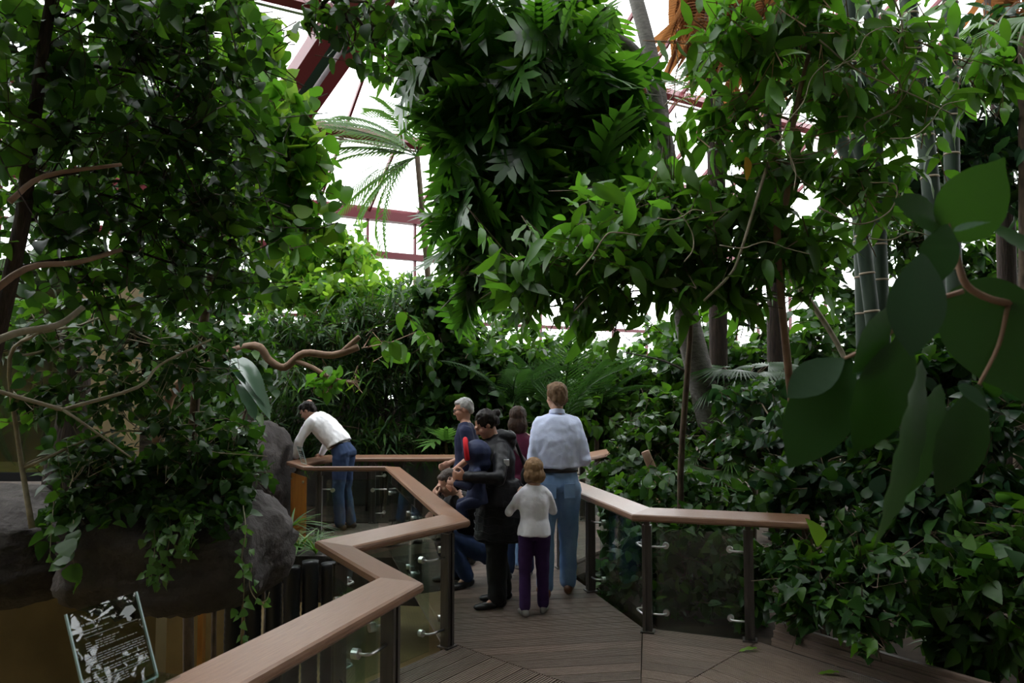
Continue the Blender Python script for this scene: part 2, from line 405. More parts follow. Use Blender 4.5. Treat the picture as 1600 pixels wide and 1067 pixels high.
# ================================================================== RAILINGS
RW, RT, TH, RZ = .2, .032, .05, .88
def railing(name, label, pts, side, posts, panes, start=None, end=None):
    """pts: plan polyline of the handrail; side = +1 when the walkway lies to the right of travel"""
    root = thing(name, label, 'railing', (pts[0][0], pts[0][1], 0))
    off = np.array([pts[0][0], pts[0][1], 0.])
    pts = [np.asarray(p, float) for p in pts]; n = len(pts)
    dirs = [unit(pts[i+1]-pts[i]) for i in range(n-1)]
    rt = [np.array([d[1], -d[0]])*side for d in dirs]             # towards the walkway
    mit = []
    def joint(a, b): m_ = unit(a+b); return m_/max(.25, m_@b)
    def rgt(d): d = unit(d); return np.array([d[1], -d[0]])*side
    for i in range(n):
        if i == 0 and start is not None: mit.append(joint(rgt(start), rt[0]))
        elif i == n-1 and end is not None: mit.append(joint(rgt(end), rt[-1]))
        elif i == 0: mit.append(rt[0])
        elif i == n-1: mit.append(rt[-1])
        else:
            m_ = unit(rt[i-1]+rt[i]); mit.append(m_/max(.25, m_@rt[i]))
    h = RW/2
    prof = [(-h+.012, 0), (h-.014, 0), (h-.003, -.006), (h, -.018), (h, -.034), (h-.012, -TH), (-h+.012, -TH), (-h, -.04), (-h, -.012)]
    for i in range(n-1):
        v, uv = [], []
        for e, (p, m_) in enumerate(((pts[i], mit[i]), (pts[i+1], mit[i+1]))):
            for s, z in prof:
                q = p+m_*s; v.append(np.array([q[0], q[1], RZ-RT*(s/RW)+z])-off)
                uv.append((q@dirs[i]+i*5.3, s+z*.7))
        k = len(prof)
        f = [(j, (j+1) % k, (j+1) % k+k, j+k) for j in range(k)]+[tuple(range(k-1, -1, -1)), tuple(range(k, 2*k))]
        obj('handrail', v, f, 'rail', root, uv)
    for (i, t) in posts:                                       # i segment, t metres along (negative = from the end)
        L_ = np.linalg.norm(pts[i+1]-pts[i]); t = t if t >= 0 else L_+t
        c = pts[i]+dirs[i]*t; d3 = np.array([*dirs[i], 0]); r3 = np.array([*rt[i], 0]); c3 = np.array([c[0], c[1], 0])-off
        b = MB()
        for s in (-1, 1): b.obox(c3+d3*.023*s+ZX*.38, d3, .011, r3, .034, ZX, .40)
        b.obox(c3+ZX*.40, d3, .012, r3, .022, ZX, .38)
        b.obox(c3+ZX*.80, d3, .02, r3, .02, ZX, .035)
        b.obox(c3+ZX*.006, d3, .05, r3, .05, ZX, .006)
        b.build('post', 'post', root)
    for (i, t0, t1) in panes:
        L_ = np.linalg.norm(pts[i+1]-pts[i]); t1 = t1 if t1 > 0 else L_+t1
        d3 = np.array([*dirs[i], 0]); r3 = np.array([*rt[i], 0]); o3 = np.array([*pts[i], 0])-off-r3*.07
        c3 = o3+d3*(t0+t1)/2+ZX*.365
        MB().obox(c3, d3, (t1-t0)/2, r3, .006, ZX, .375).build('glass_pane', 'glass', root)
        for t, s in ((t0, 1), (t1, -1)):
            for z in (.13, .62):
                a = o3+d3*(t+s*.07)+ZX*z
                cl = MB().tube([a+r3*.012, a+r3*.045, a+r3*.062-d3*s*.012, a+r3*.07-d3*s*.05, a+r3*.07-d3*s*.15], .0075, 8).build('clamp_arm', 'steel', root, True)
                MB().tube([a-r3*.016, a+r3*.016], .024, 14).build('clamp_disc', 'steel', cl)
    return root
railing('glass_railing', 'zigzag timber handrail with glass panels and steel posts carrying the acrylic sign',
        [L0, C1, C2, C3, C4, C5, C6, C7], 1,
        [(0, -.1), (0, 1.9), (0, .5), (1, -.1), (2, -.08), (3, 1.7), (3, -.15), (4, -.1), (5, -.12)],
        [(0, 1.98, -.22), (0, .58, 1.82), (1, .12, -.2), (2, .1, -.2), (3, .12, 1.62), (3, 1.78, -.25), (4, .15, -.2)], end=F1-C7)
railing('glass_railing', 'angled timber handrail over glass panels in front of leafy shrubs',
        [R2, R1, R0], -1, [(0, .42), (0, -.04), (1, 1.15), (1, -.05)], [(0, .48, -.1), (1, .06, 1.08), (1, 1.22, -.1)])
railing('glass_railing', 'distant timber handrail with glass panels behind the visitors',
        [C7, F1, F2, F3, F3+np.array([1.3, 1.3])], 1, [(0, .55), (0, -.08), (1, -.05), (2, -.1)], [(0, .62, -.16), (1, .06, -.12), (2, .06, -.18)], start=C7-C6)
# amber panel closing the end of the platform
pa = thing('platform_screen', 'amber varnished timber screen bolted under the far corner of the handrail', 'screen', (C5[0], C5[1], 0))
pd = np.array([*unit(C6-C5), 0]); pn = np.array([-pd[1], pd[0], 0]); pl = np.linalg.norm(C6-C5)
MB().obox(pd*pl/2+pn*.047+ZX*.36, pd, pl/2-.03, pn, .012, ZX, .4).build('board', 'amber', pa)
for s in (.08, pl-.08):
    for z in (.03, .7): MB().tube([pd*s+pn*.036+ZX*z, pd*s+pn*.075+ZX*z], .016, 10).build('bolt', 'steel', pa)

# ================================================================== ACRYLIC SIGNS
def sign(label, br, u, n, wd, hz, lean, text=True):
    t = thing('acrylic_sign', label, 'sign', br)
    up = unit(n*lean+ZX*hz); ln = math.hypot(lean, hz); nn = unit(np.cross(u, up)); nn = nn if nn[1] < 0 or nn[0] > 0 else -nn
    c = -u*wd/2+up*ln/2
    MB().obox(c, u, wd/2, up, ln/2, nn, .003).build('plate', 'acrylic', t)
    b = MB()
    for s in (0, -wd): b.obox(u*s+up*ln/2, u, .0025, up, ln/2, nn, .0035)
    b.obox(-u*wd/2, u, wd/2, up, .003, nn, .004)
    b.build('edge', 'acryl_edge', t)
    MB().obox(-u*wd/2+nn*.045-ZX*.004, u, wd/2, unit(nn-ZX*nn[2]), .045, ZX, .003).build('foot', 'acrylic', t)
    pr = MB(); rnd = random.Random(3)
    front = nn*.0042
    def bar(x0, x1, y, hh): pr.obox(-u*wd+u*wd*(x0+x1)/2+up*ln*y+front, u, wd*(x1-x0)/2, up, ln*hh/2, nn, .0004)
    if text:
        def line(y, x0, x1, hh=.009):
            x = x0
            while x < x1:
                w_ = rnd.uniform(.025, .11)
                e = min(x+w_, x1); k = x
                while k < e-.004:                                  # single letters
                    g = rnd.uniform(.007, .012); bar(k, min(k+g, e), y+rnd.uniform(-.001, .001), hh*rnd.uniform(.7, 1.15)); k += g+.004
                x = e+.016
        line(.83, .14, .34, .022); line(.83, .37, .62, .015); line(.765, .14, .5); line(.735, .14, .4)
        for y, e in ((.63, .62), (.605, .56), (.58, .52), (.555, .85)): line(y, .14, .22); line(y, .27, e)
        for k in range(6): line(.49-.026*k, .14, .93 if k % 5 < 4 else .3)
        for k in range(2): line(.32-.026*k, .14, .93)
        for k in range(5): line(.24-.026*k, .14, .93 if k < 2 else .6)
        bar(.14, .9, .695, .003)
        pic = [(.66, .80), (.72, .84), (.78, .875), (.88, .87), (.915, .80), (.84, .775), (.80, .76), (.83, .73), (.80, .70), (.755, .715), (.75, .76), (.70, .765), (.74, .79)]
        v = [-u*wd+u*wd*x+up*ln*y+front*1.1 for x, y in pic]
        pr.add(v, [tuple(range(len(v)))])
    else:
        for y in (.8, .65, .5, .4, .3): bar(.15, .85, y, .03)
    pr.build('print', 'print', t)
    return t
lu = np.array([*unit(C1-L0), 0]); lo = np.array([-lu[1], lu[0], 0])
sign('clear acrylic sign with white printed text leaning on the near handrail', np.array([-1.10, 2.44, .905]), lu, lo, .256, .25, .093)
cu = np.array([*unit(C6-C5), 0])*-1
sign('tiny clear acrylic sign on the handrail beside the leaning man', np.array([-2.42, 9.12, .895])+cu*0, cu, np.array([cu[1], -cu[0], 0]), .2, .2, .06, False)

# ================================================================== ROCKS, PIPES, TANK
def rock(name, label, c, r, seed, pw=3.5, amp=.05, m='rock', nu=72, nv=48):
    v = []; f = []
    for j in range(nv+1):
        ph = -math.pi/2+math.pi*j/nv
        for i in range(nu):
            th = 2*math.pi*i/nu
            d = np.array([math.cos(ph)*math.cos(th), math.cos(ph)*math.sin(th), math.sin(ph)])
            k = (np.sum(np.abs(d)**pw))**(-1/pw)
            p = d*k*np.asarray(r)
            q = Vector(p+np.array([seed*3.1, 0, 0]))
            a = mnoise.fractal(q*3.0, .9, 2.1, 5)*amp*1.4 + mnoise.fractal(q*14, .8, 2.0, 3)*amp*.5
            v.append(p+d*a)
    for j in range(nv):
        for i in range(nu): f.append((j*nu+i, j*nu+(i+1) % nu, (j+1)*nu+(i+1) % nu, (j+1)*nu+i))
    o = obj(name, v, f, m, None, None, True); o.location = tuple(c)
    return tag(o, label, 'rock')
rock('rock_planter', 'rounded brown-grey render rock planter hung with trailing vines', (-2.28, 5.35, .70), (.68, .6, .36), 1)
rock('rock_planter', 'long grey render rock ledge below the glass tank', (-4.1, 5.5, .68), (1.12, .7, .38), 2)
rock('rock_mass', 'dark rendered rock wall behind the leaning man', (-3.8, 9.8, .65), (.95, .7, .7), 4, 4.5)
wb = struct(slab('wall_back', [P(360, 640, 12.6)*[1, 1, 0]+[0, 0, -1.3], P(780, 640, 12.9)*[1, 1, 0]+[0, 0, -1.3], P(780, 625, 12.9), P(360, 622, 12.6)], (0, 1, 0), .25, 'backwall'))
struct(slab('wall_low', [(-7, 6.6, -1.3), (-2.85, 6.27, -1.3), (-2.85, 6.27, .75), (-7, 6.6, .75)], (0, 1, 0), .2, 'ochre_wall'))
struct(slab('wall_niche', [(-4.2, 8.4, -1.3), (-2.75, 8.3, -1.3), (-2.75, 8.3, .6), (-4.2, 8.4, .6)], (0, 1, 0), .2, 'ochre_wall'))
pk = MB().box((-2.42, 6.03, -1.3), (-2.38, 6.09, .5)); tag(pk.build('timber_post', 'amber'), 'narrow amber timber post beside the black pipes', 'post')
for i, px in enumerate((372, 403, 434, 462, 490, 519)):
    D = 6.15+.06*(i % 3); x = (px-800)/1200*D
    prof = [(z, .062+(.004 if k % 2 else 0)) for k, z in enumerate(np.linspace(-1.3, .42-.03*(i % 2), 70))]
    o = MB().tube([(0, 0, z) for z, r in prof], [r for z, r in prof], 16).build('ribbed_pipe', 'pipe', None, True)
    o.location = (x, D, 0); tag(o, 'upright black ribbed pipe below the strap-leaved plants', 'pipe', 'black ribbed pipes beside the decking')
pb = MB().box((-2.5, 6.38, .2), (-1.35, 6.62, .42)); tag(pb.build('planting_trough', 'rock'), 'dark trough holding strap-leaved plants behind the pipes', 'trough')
MB()
# glass tank at the left
tk = thing('glass_tank', 'framed glass tank with green ferns inside above rock ledge', 'tank', (-4.78, 6.3, 1.06))
tk_l = np.array([-4.4, 6.0, .95])
MB().box((-1.7, -.01, .05), (1.12, 0, 1.7)).build('front_pane', 'mesh_green', tk)
MB().box((-1.7, -.03, -.02), (1.14, .05, .05)).build('bottom_frame', 'pipe', tk)
MB().box((1.1, -.03, .05), (1.14, .05, 1.7)).build('side_frame', 'pipe', tk)
MB().box((-1.7, 1.2, -.02), (1.14, 1.25, 1.7)).build('back_panel', 'ochre', tk)
MB().box((1.1, .05, .02), (1.14, 1.2, 1.7)).build('end_panel', 'ochre_wall', tk)
MB().box((-1.7, .05, -.02), (1.14, 1.2, .02)).build('base', 'ochre', tk)

# ================================================================== PEOPLE
def cloth(name, c, c2=None, rough=.8, scale=14, bump=.35, stretch=(1, 1, 1)): return simple(name, c, c2 or tuple(x*1.25 for x in c), rough, scale=scale, bump=bump, bscale=scale, stretch=stretch, spec=.25)
M['skin'] = simple('skin', (.46, .24, .165), (.52, .28, .2), .5, scale=9, spec=.35)
M['skin_pale'] = simple('pale_skin', (.5, .29, .21), (.56, .34, .25), .5, scale=9, spec=.35)
M['eye'] = simple('eye_dark', (.02, .015, .012), None, .2)
M['lip'] = simple('lip', (.36, .13, .1), None, .5)
M['hair_black'] = simple('black_hair', (.008, .006, .005), (.022, .016, .013), .42, scale=40, bump=.6, stretch=(1, 1, .15), spec=.15)
M['hair_brown'] = simple('brown_hair', (.1, .058, .03), (.19, .115, .065), .55, scale=40, bump=.6, stretch=(1, 1, .15), spec=.15)
M['hair_dkbrown'] = simple('dark_brown_hair', (.022, .013, .009), (.06, .034, .022), .5, scale=40, bump=.6, stretch=(1, 1, .15), spec=.15)
M['hair_blond'] = simple('dark_blond_hair', (.15, .085, .042), (.28, .17, .09), .5, scale=40, bump=.6, stretch=(1, 1, .15), spec=.15)
M['hair_grey'] = simple('grey_hair', (.3, .29, .28), (.5, .49, .47), .6, scale=40, bump=.5, stretch=(1, 1, .3))
M['hair_short'] = simple('cropped_dark_hair', (.03, .02, .015), (.07, .048, .036), .7, scale=60, bump=.4)
M['white_shirt'] = cloth('white_cotton', (.8, .79, .82), (.86, .85, .87))
M['blue_shirt'] = cloth('pale_blue_cotton', (.58, .64, .86), (.64, .7, .9))
M['girl_shirt'] = cloth('white_jersey', (.8, .79, .86), (.86, .85, .9))
M['girl_sleeve'] = cloth('grey_jersey', (.2, .2, .24))
M['navy'] = cloth('navy_cotton', (.012, .016, .045))
M['black_coat'] = cloth('black_nylon', (.007, .007, .009), (.013, .013, .016), .5, 10, .5)
M['black'] = cloth('black_cotton', (.008, .008, .008), (.016, .015, .015))
M['burgundy'] = cloth('burgundy_knit', (.07, .008, .026), (.1, .012, .036))
M['jeans_light'] = cloth('faded_denim', (.14, .25, .44), (.23, .36, .56), .85, 6, .3)
M['jeans_dark'] = cloth('dark_denim', (.018, .034, .085), (.035, .06, .13), .85, 6, .3)
M['purple'] = cloth('purple_cord', (.03, .01, .06), (.048, .018, .085))
M['kid_navy'] = cloth('navy_padded', (.014, .02, .06), (.022, .032, .085), .6)
M['red_cloth'] = cloth('red_fleece', (.5, .012, .02))
M['leather_brown'] = simple('brown_leather', (.11, .045, .022), (.17, .075, .035), .45, scale=10)
M['leather_black'] = simple('black_leather', (.01, .01, .01), (.02, .02, .02), .35, scale=10)
M['shoe_grey'] = simple('grey_shoe', (.16, .14, .13), (.24, .22, .2), .7, scale=10)
M['leather_dark'] = simple('dark_brown_leather', (.035, .018, .012), (.055, .03, .02), .5, scale=10)
M['strap'] = simple('grey_strap', (.13, .11, .11), None, .7)
M['patch'] = simple('white_patch', (.45, .45, .47), None, .7)

def remesh(mb, name, m, parent, voxel=.012, it=6, fold=0, fscale=9, seed=0):
    me = bpy.data.meshes.new('tmp'); me.from_pydata([tuple(map(float, v)) for v in mb.v], [], mb.f)
    o = bpy.data.objects.new('tmp', me); COL.objects.link(o)
    r = o.modifiers.new('r', 'REMESH'); r.mode = 'VOXEL'; r.voxel_size = voxel
    s = o.modifiers.new('s', 'SMOOTH'); s.iterations = it; s.factor = .5
    dg = bpy.context.evaluated_depsgraph_get()
    nm = bpy.data.meshes.new_from_object(o.evaluated_get(dg)); nm.name = name
    bpy.data.objects.remove(o); bpy.data.meshes.remove(me)
    n = len(nm.vertices)
    if fold:
        co = np.zeros(n*3, np.float32); nm.vertices.foreach_get('co', co); co = co.reshape(-1, 3)
        no = np.zeros(n*3, np.float32); nm.vertices.foreach_get('normal', no); no = no.reshape(-1, 3)
        dsp = np.array([mnoise.noise(Vector((c[0]*fscale*1.3+seed*7, c[1]*fscale*1.3, c[2]*fscale*.75+c[0]*fscale*.6))) + .5*mnoise.noise(Vector((c[0]*fscale*2.6, c[1]*fscale*2.6+seed, c[2]*fscale*2.2))) for c in co.astype(float)])
        co = co+no*(dsp*fold)[:, None].astype(np.float32)
        nm.vertices.foreach_set('co', co.ravel())
    nm.polygons.foreach_set('use_smooth', [True]*len(nm.polygons))
    nm.materials.clear(); nm.materials.append(M[m]); nm.update()
    return link(name, nm, parent)
def loft(mb, pts, right, rx, ry, sides=20):
    pts = np.asarray(pts, float); n = len(pts); t = np.gradient(pts, axis=0)
    a = np.arange(sides)*2*math.pi/sides; vv = []
    for i in range(n):
        ti = unit(t[i]); r = unit(np.asarray(right)-ti*(np.asarray(right)@ti)); f = np.cross(ti, r)
        vv += list(pts[i]+np.outer(np.cos(a)*rx[i], r)+np.outer(np.sin(a)*ry[i], f))
    f = [(i*sides+k, i*sides+(k+1) % sides, (i+1)*sides+(k+1) % sides, (i+1)*sides+k) for i in range(n-1) for k in range(sides)]
    f += [tuple(range(sides-1, -1, -1)), tuple((n-1)*sides+k for k in range(sides))]
    return mb.add(vv, f)
def limb(mb, pts, rad):
    mb.tube(pts, rad, 14)
    for p, r in zip(pts, rad): mb.ell(p, (r, r, r), 12, 8)
def hand(mb, w, e, pn, s=1.0, curl=.5):
    """palm, four unequal bent fingers and a thumb; w wrist, e elbow (direction), pn palm normal"""
    d = unit(np.asarray(w)-np.asarray(e)); pn = unit(np.asarray(pn)-d*(np.asarray(pn)@d)); sd = np.cross(d, pn)
    c = np.asarray(w)+d*.045*s
    mb.ell(c, (.043*s, .05*s, .018*s), 12, 8, np.column_stack([sd, d, pn]))
    for k, (o, L) in enumerate(((-.031, .066), (-.0105, .078), (.0105, .073), (.031, .056))):
        b = c+d*.038*s+sd*o*s; m_ = b+(d*math.cos(curl)+pn*math.sin(curl))*L*.5*s
        t = m_+(d*math.cos(curl*2.2)+pn*math.sin(curl*2.2))*L*.55*s
        limb(mb, [b, m_, t], [.0098*s, .0092*s, .008*s])
    b = c-d*.02*s-sd*.036*s; m_ = b+(d*.6-sd*.7+pn*.35)*.036*s; limb(mb, [b, m_, m_+(d*.9-sd*.1+pn*.5)*.03*s], [.0125*s, .011*s, .009*s])

def person(label, loc, heading, h, spine, headv, arms, legs, top, top_m, bot_m, shoe_m, skin='skin', sleeve=1.0, hair=None, hair_m=None, girth=1.0, body_voxel=.0085, coat=None, topname='shirt', group=None):
    """spine: pelvis, waist, chest, neck base, head centre (local metres); arms/legs: joint lists per side; all local, y forward"""
    root = thing('person', label, 'person', loc, R(heading), group)
    pel, wai, che, nek, hed = [np.asarray(p, float) for p in spine]
    hf, hu = unit(headv[0]), unit(headv[1]); hr = unit(np.cross(hf, hu)); hu = np.cross(hr, hf); HR = np.column_stack([hr, hf, hu])
    hh = .135*h if h > 1.4 else .165*h
    s = h/1.75; g = girth
    right = np.array([1., 0, 0]) if len(top) < 1 or 'right' not in top else np.asarray(top['right'])
    body = MB()
    def H(x, y, z): return hed+HR@(np.array([x, y, z])*hh)
    def he(x, y, z, a, b, c): body.ell(H(x, y, z), (a*hh, b*hh, c*hh), 16, 12, HR)
    he(0, -.05, .1, .325, .4, .39); he(0, .1, -.16, .26, .3, .33); he(0, .27, -.38, .12, .12, .1)
    he(0, .38, .08, .2, .06, .06); he(0, .42, -.1, .045, .07, .1); he(0, .455, -.14, .055, .06, .045)
    for e in (-1, 1): he(.325*e, -.02, -.05, .03, .075, .11); he(.15*e, .29, -.12, .1, .1, .1)
    limb(body, [H(0, -.08, -.25), nek+(hed-nek)*.25, nek], [.2*hh, .205*hh, .26*hh])
    pts = [pel-(wai-pel)*.35, pel, wai, (wai+che)/2, che, (che*.35+nek*.65), nek]
    rx = np.array([.13, .155, .135, .145, .165, .15, .06])*s*g; ry = np.array([.09, .115, .1, .108, .112, .085, .055])*s*g
    sp = spline(pts, 3); ti = np.linspace(0, len(pts)-1, len(sp))
    rxs, rys = np.interp(ti, range(len(pts)), rx), np.interp(ti, range(len(pts)), ry)
    loft(body, sp, right, rxs, rys)
    for a in arms: limb(body, a[:3], np.array([.05, .042, .029])*s); limb(body, [nek+(hed-nek)*.12, np.asarray(a[0], float)], [.045*s, .045*s])
    for a in arms: hand(body, a[2], a[1], a[3], s*(1.0 if h > 1.4 else 1.12), a[4] if len(a) > 4 else .5)
    for l in legs: limb(body, l[:3], np.array([.078, .054, .038])*s); limb(body, [np.asarray(l[2]), np.asarray(l[2])+unit(l[3])*.08*s-ZX*.045*s], [.034*s, .022*s])
    remesh(body, 'body', skin, root, body_voxel, 2)
    # face
    ey = MB()
    for e in (-1, 1): ey.ell(H(.13*e, .365, -.005), (.035*hh, .025*hh, .02*hh), 8, 6, HR)
    ey.build('eyes', 'eye', root, True)
    MB().ell(H(0, .385, -.29), (.085*hh, .03*hh, .022*hh), 10, 6, HR).build('mouth', 'lip', root, True)
    # clothes
    t = MB(); k = top.get('loose', 1.12)
    hem = top.get('hem', -.1)
    cp = [pel+(pel-wai)*(-hem)*4 if hem < 0 else pel+(wai-pel)*hem, (pel+wai)/2 if hem < .5 else pel+(wai-pel)*(hem*.5+.5), wai+(wai-pel)*.1, (wai+che)/2, che, che*.3+nek*.7, nek+(nek-che)*.06]
    crx = np.array([.163 if hem > 0 else .182, .155 if hem > 0 else .168, .15, .158, .175, .158, .075])*s*g*k; cry = np.array([.125 if hem > 0 else .148, .12 if hem > 0 else .138, .118, .122, .122, .095, .07])*s*g*k
    sp = spline(cp, 3); ti = np.linspace(0, len(cp)-1, len(sp))
    loft(t, sp, right, np.interp(ti, range(7), crx), np.interp(ti, range(7), cry))
    for a in arms:
        A, B, C = [np.asarray(q, float) for q in a[:3]]
        if sleeve >= 1: limb(t, [A, (A+B)/2, B, (B+C)/2, B+(C-B)*.97], np.array([.06, .058, .052, .046, .04])*s*(k*.93))
        else: limb(t, [A, A+(B-A)*sleeve*2], np.array([.068, .062])*s*k)
    for a in arms: limb(t, [nek-(nek-che)*.12, (nek-(nek-che)*.18+np.asarray(a[0]))/2, np.asarray(a[0], float)], np.array([.07, .068, .06])*s*k*.9)
    if 'extra' in top: top['extra'](t, s)
    remesh(t, topname, top_m, root, .0115 if h > 1.4 else .01, 5, top.get('fold', .012)*s, top.get('fscale', 9), h*3)
    b = MB(); kk = top.get('leg', 1.16)
    lw = pel+(wai-pel)*.7
    loft(b, [pel-(wai-pel)*.5, pel-(wai-pel)*.2, pel+(wai-pel)*.2, lw], right, np.array([.15, .172, .165, .152])*s*g, np.array([.11, .135, .13, .118])*s*g)
    for l in legs:
        A, B, C = [np.asarray(q, float) for q in l[:3]]
        limb(b, [A, (A+B)/2, B, (B+C)/2, C+ZX*.012], np.array([.096, .083, .068, .064, .062])*s*kk*.95)
    remesh(b, 'trousers', bot_m, root, .0115 if h > 1.4 else .01, 4, .009*s, 10, h*5)
    for l in legs:
        C = np.asarray(l[2], float); f = unit(np.asarray(l[3], float)); r = np.cross(f, ZX); sh = MB(); z0 = l[4] if len(l) > 4 else 0.0
        heel = np.array([C[0], C[1], z0])
        for q, (a_, b_, c_) in ((-.035, (.036, .05, .045)), (.04, (.042, .07, .036)), (.12, (.047, .075, .03)), (.17, (.04, .05, .026))):
            sh.ell(heel+f*q*s+ZX*(c_*s), (a_*s, b_*s, c_*s), 12, 8, np.column_stack([r, f, ZX]))
        sh.ell(heel+ZX*.075*s, (.047*s, .055*s, .05*s), 12, 8)
        remesh(sh, 'shoe', shoe_m, root, .009, 3)
        so = MB(); so.obox(heel+f*.06*s+ZX*.006, f, .135*s, r, .04*s, ZX, .006)
    if hair:
        hb = MB()
        for (x, y, z, a, b_, c) in hair: hb.ell(H(x, y, z), (a*hh, b_*hh, c*hh), 18, 14, HR)
        remesh(hb, 'hair', hair_m, root, .008, 3, .006, 26, h)
    return root, H, HR, hh

def std(h, lean=0):
    """upright spine"""
    return [(0, 0, .53*h), (0, .0, .61*h), (0, lean*.5, .73*h), (0, lean, .835*h), (0, lean+.025, .927*h)]
def legpair(h, lx=.055, fy=(0, 0), toe=((-.15, 1, 0), (.15, 1, 0)), sp=1.0):
    out = []
    for e, f, t in ((-1, fy[0], toe[0]), (1, fy[1], toe[1])):
        out.append(((e*lx*h, 0, .5*h), (e*lx*h*1.05*sp, f*.4+.012, .275*h), (e*lx*h*1.1*sp, f-.02, .055*h), t))
    return out
SHORT = [(0, -.08, .14, .36, .42, .4), (0, -.3, -.05, .29, .2, .3), (0, .12, .33, .3, .26, .2)]
def at(px, D): return ((px-800)/1200*D, D, 0)

# tall man, pale blue shirt, seen from behind
h = 1.85
pr, H, HR, hh = person('tall man in pale blue shirt and faded jeans seen from behind', at(870, 6.74), 6, h, std(h), ((-.25, 1, -.05), (0, 0, 1)),
       [((-.15, 0, 1.475), (-.21, -.02, 1.17), (-.18, .2, 1.05), (1, 0, 0)), ((.15, 0, 1.475), (.235, -.04, 1.17), (.18, .2, 1.13), (-1, 0, 0))],
       legpair(h, .052, (-.02, .12), ((-.1, 1, 0), (.25, 1, 0)), 1.05), {'hem': .85, 'loose': 1.2, 'fold': .009, 'leg': 1.2}, 'blue_shirt', 'jeans_light', 'leather_brown', 'skin_pale',
       hair=SHORT, hair_m='hair_brown', girth=1.05)
bl = MB(); loft(bl, [(0, 0, .578*h), (0, 0, .602*h)], (1, 0, 0), [.184, .182], [.149, .147], 28); bl.build('belt', 'leather_black', pr, True)
cl = MB(); loft(cl, [(0, .0, .845*h), (0, .008, .868*h)], (1, 0, 0), [.075, .066], [.075, .066], 20); remesh(cl, 'collar', 'blue_shirt', pr, .008, 2)
for e in (-1, 1): MB().obox(np.array([e*.082, -.143, .497*h]), unit((1, -.25*e*-1, 0)), .05, unit((.25*e*-1, 1, 0)), .006, (0, 0, 1), .06).build('back_pocket', 'jeans_light', pr)
# girl with bobbed hair
h = 1.22
BOB = [(0, -.06, .12, .4, .46, .42), (-.22, -.12, -.2, .22, .32, .3), (.22, -.12, -.2, .22, .32, .3), (0, -.33, -.18, .34, .2, .3)]
pr, H, HR, hh = person('girl in white long-sleeved top and purple trousers with bobbed hair', at(834, 6.2), 4, h, std(h), ((-.1, 1, -.1), (0, 0, 1)),
       [((-.105, 0, .935), (-.2, .03, .8), (-.11, .12, .93), (.3, .5, 0), .8), ((.105, 0, .935), (.165, .1, .8), (.07, .2, .9), (-.3, .5, 0), .8)],
       legpair(h, .05, (-.02, .06), ((-.2, 1, 0), (.3, 1, 0)), 1.15), {'hem': -.06, 'loose': 1.08, 'fold': .012, 'leg': 1.12}, 'girl_shirt', 'purple', 'shoe_grey', 'skin_pale',
       hair=BOB, hair_m='hair_blond', girth=1.0, body_voxel=.007)
# woman in burgundy
h = 1.62
LONG = [(0, -.08, .14, .4, .47, .42), (0, -.26, -.25, .42, .28, .42), (-.25, -.08, -.3, .18, .28, .36), (.25, -.08, -.3, .18, .28, .36)]
pr, H, HR, hh = person('woman in burgundy jumper and dark jeans with shoulder-length brown hair', at(809, 7.34), 0, h, std(h), ((.05, 1, -.1), (0, 0, 1)),
       [((-.155, 0, 1.28), (-.21, .02, 1.02), (-.13, .2, 1.0), (1, 0, 0)), ((.155, 0, 1.28), (.21, .02, 1.02), (.13, .2, 1.0), (-1, 0, 0))],
       legpair(h, .05, (0, .05)), {'hem': -.1, 'loose': 1.12}, 'burgundy', 'jeans_dark', 'leather_black', 'skin_pale', hair=LONG, hair_m='hair_dkbrown', topname='jumper')
st = MB(); st.tube(spline([(-.15, .03, 1.375), (-.12, -.09, 1.33), (0, -.155, 1.2), (.12, -.15, 1.05), (.19, -.05, .93)], 6), [.016]*25, 8)
st.build('shoulder_strap', 'strap', pr, True)
# grey haired man
h = 1.7
GREY = [(0, -.1, .15, .345, .4, .36), (0, -.32, -.06, .28, .16, .26), (0, .1, .32, .28, .24, .15)]
pr, H, HR, hh = person('grey-haired man in navy polo shirt with wristwatch looking left', at(731, 8.0), 88, h, std(h, .02), ((.0, 1, -.25), (0, .1, 1)),
       [((-.165, 0, 1.345), (-.23, -.04, 1.09), (-.2, .14, .94), (1, 0, 0)), ((.165, 0, 1.345), (.22, .02, 1.08), (.18, .2, 1.0), (-1, 0, 0))],
       legpair(h, .05), {'hem': -.05, 'loose': 1.1}, 'navy', 'black', 'leather_black', 'skin', sleeve=.3, hair=GREY, hair_m='hair_grey', topname='polo_shirt')
e_, w_ = np.array([-.23, -.04, 1.11]), np.array([-.2, .14, .94]); d_ = unit(w_-e_)
MB().tube([w_-d_*.035, w_-d_*.005], .036, 14).build('wristwatch', 'leather_black', pr, True)
gl = MB()
for e in (-1, 1):
    gl.tube([H(.14*e, .42, 0), H(.3*e, .4, .02), H(.34*e, -.02, .02)], .003, 6)
    gl.tube([H(.14*e+.09*math.cos(a), .43, -.02+.07*math.sin(a)) for a in np.linspace(0, 2*math.pi, 13)], .0025, 6, False)
gl.build('glasses', 'leather_black', pr)
